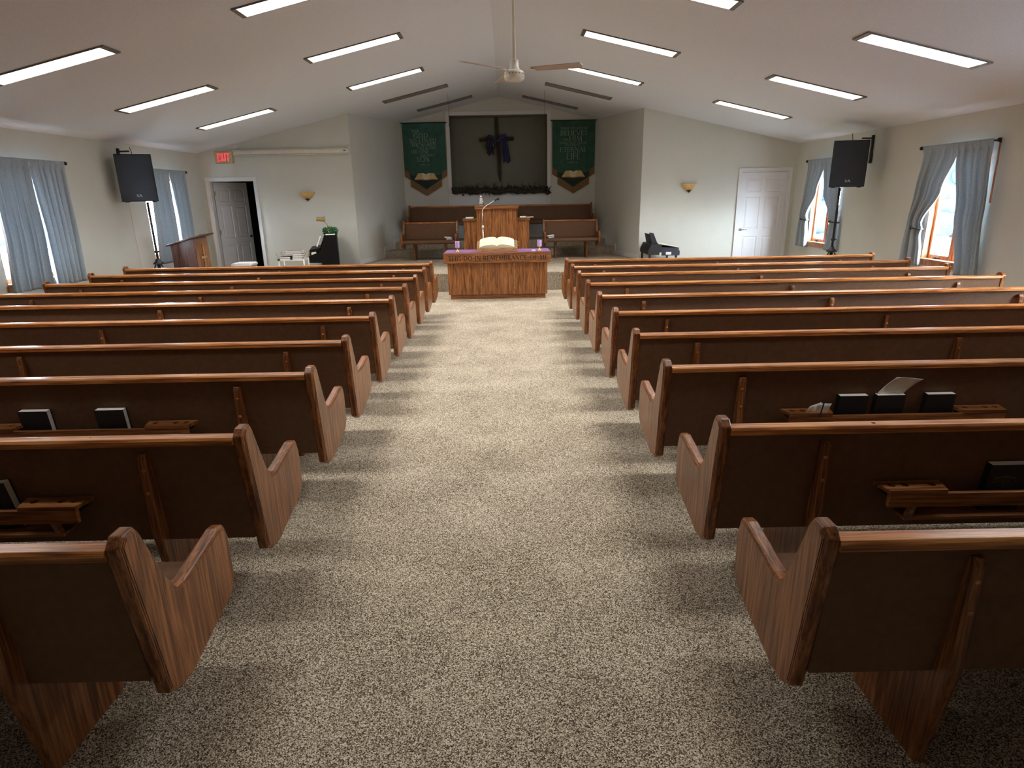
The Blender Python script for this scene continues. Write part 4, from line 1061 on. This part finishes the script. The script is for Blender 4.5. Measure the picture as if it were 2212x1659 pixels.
# ------------------------------------------------------------------ speakers
def speaker(s, x0, x1, z0, z1, rz, lab):
    xc, w, h, d = (x0 + x1) / 2, (x1 - x0), z1 - z0, .36
    stx, sty = xc, 10.5 + .2
    sd = thing('speaker_stand', 'black pole stand carrying the loudspeaker on the %s side wall' % lab, 'speaker stand', (stx, sty, 0), 0, 'speaker pole stands')
    mb = MB(); mb.tube([(0, 0, .70), (0, 0, z0 - .012)], .019, 12); mb.tube([(0, 0, .12), (0, 0, .72)], .026, 12); obj('pole', mb, BLACK, sd, smooth=True)
    mb = MB(); mb.tube([(0, 0, .90), (0, 0, .94)], .033, 12); mb.tube([(.03, 0, .92), (.06, 0, .92)], .007, 8); obj('collar', mb, BLACK, sd, smooth=True)
    mb = MB(); mb.lathe([(.03, .80), (.04, .765), (.08, .735), (.085, .715), (.03, .70)], n=16); obj('leg_hub', mb, BLACK, sd, smooth=True)
    for k in range(3):
        a = R(90 + 120 * k + (20 if s < 0 else -20)); u = Vector((math.cos(a), math.sin(a), 0))
        mb = MB(); mb.tube([u * .05 + Vector((0, 0, .70)), u * .42 + Vector((0, 0, .014))], .011, 8); mb.ball(u * .42 + Vector((0, 0, .016)), .016, 1); obj('leg', mb, BLACK, sd, smooth=True)
    t = thing('loudspeaker', 'large black loudspeaker on a pole by the %s side wall' % lab, 'loudspeaker', (xc, 10.5, z0), rz, 'black loudspeakers')
    prof = rounded([(-w / 2, 0), (w / 2, 0), (w / 2 * .74, d), (-w / 2 * .74, d)], .015, 3)
    mb = MB(); mb.prism(prof, 'Z', 0, h); obj('cabinet', mb, BLACK, t, bevel=.006)
    mb = MB(); mb.box(-w / 2 + .015, w / 2 - .015, -.010, .004, .015, h - .015); gr = obj('grille', mb, GRILLE, t, bevel=.005)
    mb = MB(); letters(mb, 'SA', -.035, .075, .038, -.0105, width=.075, depth=.003, gap=.06, serif=False, weight=1.5); obj('logo', mb, SILV, gr)
    mb = MB(); mb.ball((0, -.011, h - .13), .012, 1, (1, .3, 1)); obj('badge', mb, BLACK, gr)
    for q in (-1, 1):
        mb = MB(); mb.box(q * w * .36 - .03, q * w * .36 + .03, .03, .10, -.012, .001); obj('rubber_foot', mb, BLACK, t)
    bk = thing('speaker_bracket', 'black steel wall bracket behind the loudspeaker on the %s side' % lab, 'bracket', ((XL + .001) if s < 0 else (XR - .001), 10.90, 2.14), 0, 'speaker wall brackets')
    mb = MB(); a, b = sorted((0, -s * .035)); mb.box(a, b, -.02, .02, 0, .44); mb.box(min(0, -s * .02), max(0, -s * .02), -.035, .035, .02, .16); obj('upright', mb, BLACK, bk, bevel=.003)
    mb = MB(); a, b = sorted((-s * .035, -s * .20)); mb.box(a, b, -.012, .012, .38, .405); obj('arm', mb, BLACK, bk)
    mb = MB(); xs = xc + (-.02 if s < 0 else .02)
    zt = cz(xs + .0)
    mb.tube([(0, 0, h), (.0, .01, h + .03), (-s * .012 if s > 0 else -.02, .015, h + .10)], .005, 6)
    obj('safety_wire', mb, BLACK, t)
speaker(-1, -6.205, -5.672, 1.735, 2.462, R(20), 'open-door'); speaker(1, 5.298, 5.824, 1.765, 2.480, R(-20), 'closed-door')
mb = MB(); mb.tube([(0, 0, 0), (.004, .0, -.5), (.004, .02, -1.66)], .004, 6)
tag(obj('speaker_cable', mb, STEEL, loc=(XL + .006, 10.95, 1.75)), 'thin pale cable running down the wall below the loudspeaker by the lectern', 'cable')

# ------------------------------------------------------------------ lectern
LTX, LTY = -5.50, 11.16
lt = thing('lectern', 'dark wooden lectern with slanted top and a cross on its front', 'lectern', (LTX, LTY, 0), R(3))
# local: front (cross) faces +x, speaker side -x, side panel faces -y
mb = MB(); mb.prism([(-.42, 0), (-.001, 0), (-.001, 1.105), (-.42, .985)], 'Y', 0, .52); obj('body', mb, LECT, lt, bevel=.004)
mb = MB(); mb.box(0, .016, 0, .52, 0, 1.085); obj('front_panel', mb, TOAK, lt, bevel=.003)
mb = MB(); mb.prism([(-.48, .971), (.125, 1.142), (.13, 1.168), (-.48, .996)], 'Y', -.05, .57); tp = obj('slanted_top', mb, LECT, lt, bevel=.004)
mb = MB(); mb.box(.0165, .030, .235, .275, .45, .985); mb.box(.0165, .030, .13, .38, .735, .775); obj('cross', mb, BOXOAK, lt, bevel=.002)
mb = MB(); mb.box(-.10, .10, -.07, .07, 0, .012); o = obj('note_paper', mb, PAPER)
o.matrix_world = lt.matrix_basis @ Matrix.Translation((-.25, .14, 1.0640)) @ Matrix.Rotation(-math.atan2(.193, .685), 4, 'Y')
tag(o, 'white pad of paper on the slanted lectern top', 'paper')

# ------------------------------------------------------------------ piano and what stands on it
pn = thing('piano', 'black upright piano seen from its end near the alcove corner', 'piano', (-3.60, 12.50, 0), R(14))
PM = Matrix.Translation((-3.60, 12.50, 0)) @ Matrix.Rotation(R(14), 4, 'Z')
def onp(o, x, y, z): o.matrix_basis = PM @ Matrix.Translation((x, y, z)); return o
# profile in x,z: keyboard towards -x
mb = MB(); mb.prism([(.24, .0), (.24, 1.03), (.01, 1.04), (-.10, .72), (-.325, .655), (-.325, .515), (-.09, .505), (-.09, .0)], 'Y', 0, 1.04); obj('case', mb, PIANO, pn, bevel=.006)
mb = MB(); mb.prism([(-.315, .672), (-.10, .735), (-.09, .80), (-.30, .765), (-.32, .74)], 'Y', .05, 1.0); obj('key_lid', mb, PIANO, pn, bevel=.004)
mb = MB(); mb.prism([(-.27, .671), (-.18, .698), (-.18, .722), (-.27, .716)], 'Y', .0, .049); obj('key_block', mb, IVORY, pn)
mb = MB(); mb.prism([(-.10, .80), (.015, 1.07), (.030, 1.07), (-.085, .79)], 'Y', .08, .98); obj('music_desk', mb, PIANO, pn, bevel=.003)
mb = MB()
for k in range(8): mb.box(-.102 + .012 * k, -.094 + .012 * k, .02, .075, .80 + .027 * k, .815 + .027 * k)
obj('desk_bracket', mb, BRASS, pn)
mb = MB(); mb.prism([(-.170, .825), (-.085, 1.010), (-.062, 1.000), (-.145, .812)], 'Y', .10, .42)
tag(onp(obj('music_book', mb, PAPER, bevel=.002), 0, 0, .0), 'white music book leaning on the piano music desk', 'book')
mb = MB(); mb.box(-.09, .09, -.06, .10, 0, .016); tag(onp(obj('paper_stack', mb, PAPER), .12, .08, 1.041), 'small white stack of paper on the piano top under the greenery', 'paper')
gr = thing('greenery', 'green leafy garland lying along the piano top', 'artificial plant', (0, 0, 0)); onp(gr, .125, .50, 1.0425)
rnd = random.Random(21); mb = MB()
foliage(mb, lambda r: (r.uniform(-.12, .11), r.uniform(-.38, .42), r.uniform(.0, .09)), 420, .06, rnd, zmin=.002); obj('leaves', mb, LEAF, gr)
mb = MB(); mb.tube([(-.05, -.36, .012), (0, -.2, .03), (-.02, 0, .025), (.02, .2, .03), (0, .4, .012)], .01, 6); obj('stem', mb, DLEAF, gr)
lp = thing('piano_lamp', 'brass piano lamp arching over the keyboard', 'lamp', (0, 0, 0)); onp(lp, .10, .20, 1.0415)
mb = MB(); mb.lathe([(.05, 0), (.055, .008), (.045, .018), (.014, .03), (.012, .14), (.018, .15), (.01, .158)], n=18); obj('base', mb, BRASS, lp, smooth=True)
mb = MB(); mb.tube([(0, 0, .15), (-.02, 0, .19), (-.09, 0, .27)], .007, 8); mb.tube([(.02, 0, .16), (.05, 0, .195)], .005, 6); obj('arm', mb, BRASS, lp, smooth=True)
mb = MB(); M = Matrix.Translation((-.135, 0, .295)) @ Matrix.Rotation(R(8), 4, 'Y') @ Matrix.Rotation(R(90), 4, 'Y')
mb.lathe([(.0, -.085), (.036, -.084), (.038, -.08), (.038, .075), (.036, .08), (.014, .082), (.014, .09), (.0, .091)], M=M, n=20); obj('lamp_shade', mb, BRASS, lp)
mb = MB(); mb.tube([(-.10, 0, .325), (-.05, 0, .36)], .005, 6); obj('switch', mb, BRASS, lp)
# book stand beside the piano
bs = thing('book_cart', 'low stand with curled brass ends stacked with song books', 'book stand', (-4.04, 11.75, 0))
mb = MB(); mb.box(-.23, .23, 0, .29, .625, .64); obj('shelf', mb, STEEL, bs, bevel=.003)
for x in (-.23, .23):
    for y in (.01, .28):
        mb = MB(); mb.tube([(x, y, .001), (x, y, .65)], .011, 8); obj('leg', mb, STEEL, bs, smooth=True)
        mb = MB(); q = 1 if x > 0 else -1
        mb.tube([(x, y, .65), (x + q * .01, y, .70), (x + q * .035, y, .735), (x + q * .05, y, .76), (x + q * .035, y, .775), (x + q * .02, y, .76)], .006, 8); obj('scroll_end', mb, BRASS, bs, smooth=True)
mb = MB(); mb.ball((-.225, -.026, .65), .024, 2); obj('knob', mb, BLACK, bs, smooth=True)
zz = .6406
for k, (th, cv) in enumerate(((.036, COVER), (.036, COVER), (.038, COVER))):
    lying('black song book in the stack at the piano end of the book cart, %s' % ('bottom', 'middle', 'top')[k], .185, .22, th, -3.935 + .004 * k, 11.88, zz, rz=.03 * k, cover=cv, group='song books on the cart'); zz += th + .0006
zz = .6406
for k, (th, cv) in enumerate(((.030, MAROON), (.03, COVER))):
    lying('%s song book stacked at the door end of the book cart' % ('maroon', 'black')[k], .20, .22, th, -4.165 + .005 * k, 11.88, zz, rz=-.04 * k, cover=cv, group='song books on the cart'); zz += th + .0006
lying('wide pale song book bridging both stacks on the cart', .30, .22, .030, -4.005, 11.88, .7535, tilt=R(.0), cover=COVER, group='song books on the cart')
lying('top song book crowning the pile on the cart', .30, .22, .026, -4.0, 11.88, .7841, rz=.05, cover=GREY, group='song books on the cart')
# white stool behind the first pew
ws = thing('stool', 'white rounded stool top showing above the first open-door side pew', 'stool', (-5.03, 11.85, 0))
mb = MB(); mb.prism(rounded([(-.195, .535), (.195, .535), (.19, .575), (.16, .588), (-.16, .588), (-.19, .575)], .012, 3), 'Y', 0, .32); obj('seat', mb, TRIM, ws, bevel=.004)
for x in (-.16, .16):
    for y in (.03, .29):
        mb = MB(); mb.tube([(x, y, .535), (x * 1.1, y, .001)], .014, 8); obj('leg', mb, TRIM, ws, smooth=True)

# ------------------------------------------------------------------ keyboard on the other side
kb = thing('keyboard_console', 'black and dark blue electric keyboard console with raised music stand', 'keyboard', (2.88, 12.75, 0))
mb = MB(); mb.prism([(.0, .52), (.0, .60), (.055, .725), (.27, .725), (.27, .52)], 'Y', 0, .80); obj('rear_case', mb, BLACK, kb, bevel=.005)
mb = MB(); mb.prism([(.271, .50), (.271, .665), (.62, .655), (.62, .50)], 'Y', 0, .80); cs = obj('key_case', mb, NAVYB, kb, bevel=.005)
mb = MB(); mb.box(.36, .47, -.003, -.0005, .520, .572); obj('paper_label', mb, PAPER, cs)
mb = MB(); mb.prism([(.20, .735), (.61, .660), (.62, .668), (.20, .752)], 'Y', .02, .78); obj('lid', mb, IVORY, kb)
mb = MB(); mb.box(.62, .655, .05, .75, .50, .59); obj('pedal_box', mb, BLACK, kb)
mb = MB(); mb.prism([(.085, .72), (.20, .72), (.105, .945), (.03, .96), (.02, .94)], 'Y', .05, .09); mb.prism([(.105, .72), (.19, .72), (.105, .90), (.06, .92)], 'Y', .09, .70); obj('music_stand', mb, BLACK, kb, bevel=.003)
mb = MB(); mb.box(.23, .265, -.02, -.0005, .50, .565); obj('plug', mb, IVORY, kb)
for x in (.04, .58):
    for y in (.04, .76):
        mb = MB(); mb.box(x - .02, x + .02, y - .02, y + .02, .001, .52 if x < .3 else .50); obj('leg', mb, BLACK, kb)

# ------------------------------------------------------------------ trees outside the bright windows
rnd = random.Random(5)
TREES = [(20 + 2.45 * k, 28 - 1.75 * k, 9 + (k * 7 % 3)) for k in range(-4, 5)] + [(23.5 + 2.45 * k, 29.5 - 1.75 * k, 10 + (k * 5 % 3)) for k in range(-4, 4)] + [(-20, 24, 10.0), (-22, 30, 9.0)]
for i, (x, y, h) in enumerate(TREES):
    t = thing('tree', 'dark conifer outside the windows on the %s side, number of rows behind the glass' % ('closed-door' if x > 0 else 'open-door'), 'tree', (x, y, -.4), 0, 'conifers outside')
    t['label'] = 'bluish conifer seen through the window glass on the %s side' % ('closed-door' if x > 0 else 'open-door')
    mb = MB(); mb.tube([(0, 0, 0), (0, 0, h * .9)], [.22, .04], 8); obj('trunk', mb, BARK, t)
    mb = MB()
    for k in range(64):
        u = rnd.random(); r = (1 - u) * .95 + .15; a = rnd.uniform(0, 6.28)
        mb.ball((r * .7 * math.cos(a), r * .7 * math.sin(a), 0.5 + u * (h - 1.2)), .34 + .38 * (1 - u), 2, (1, 1, .8), .16)
    obj('crown', mb, OUTL, t)
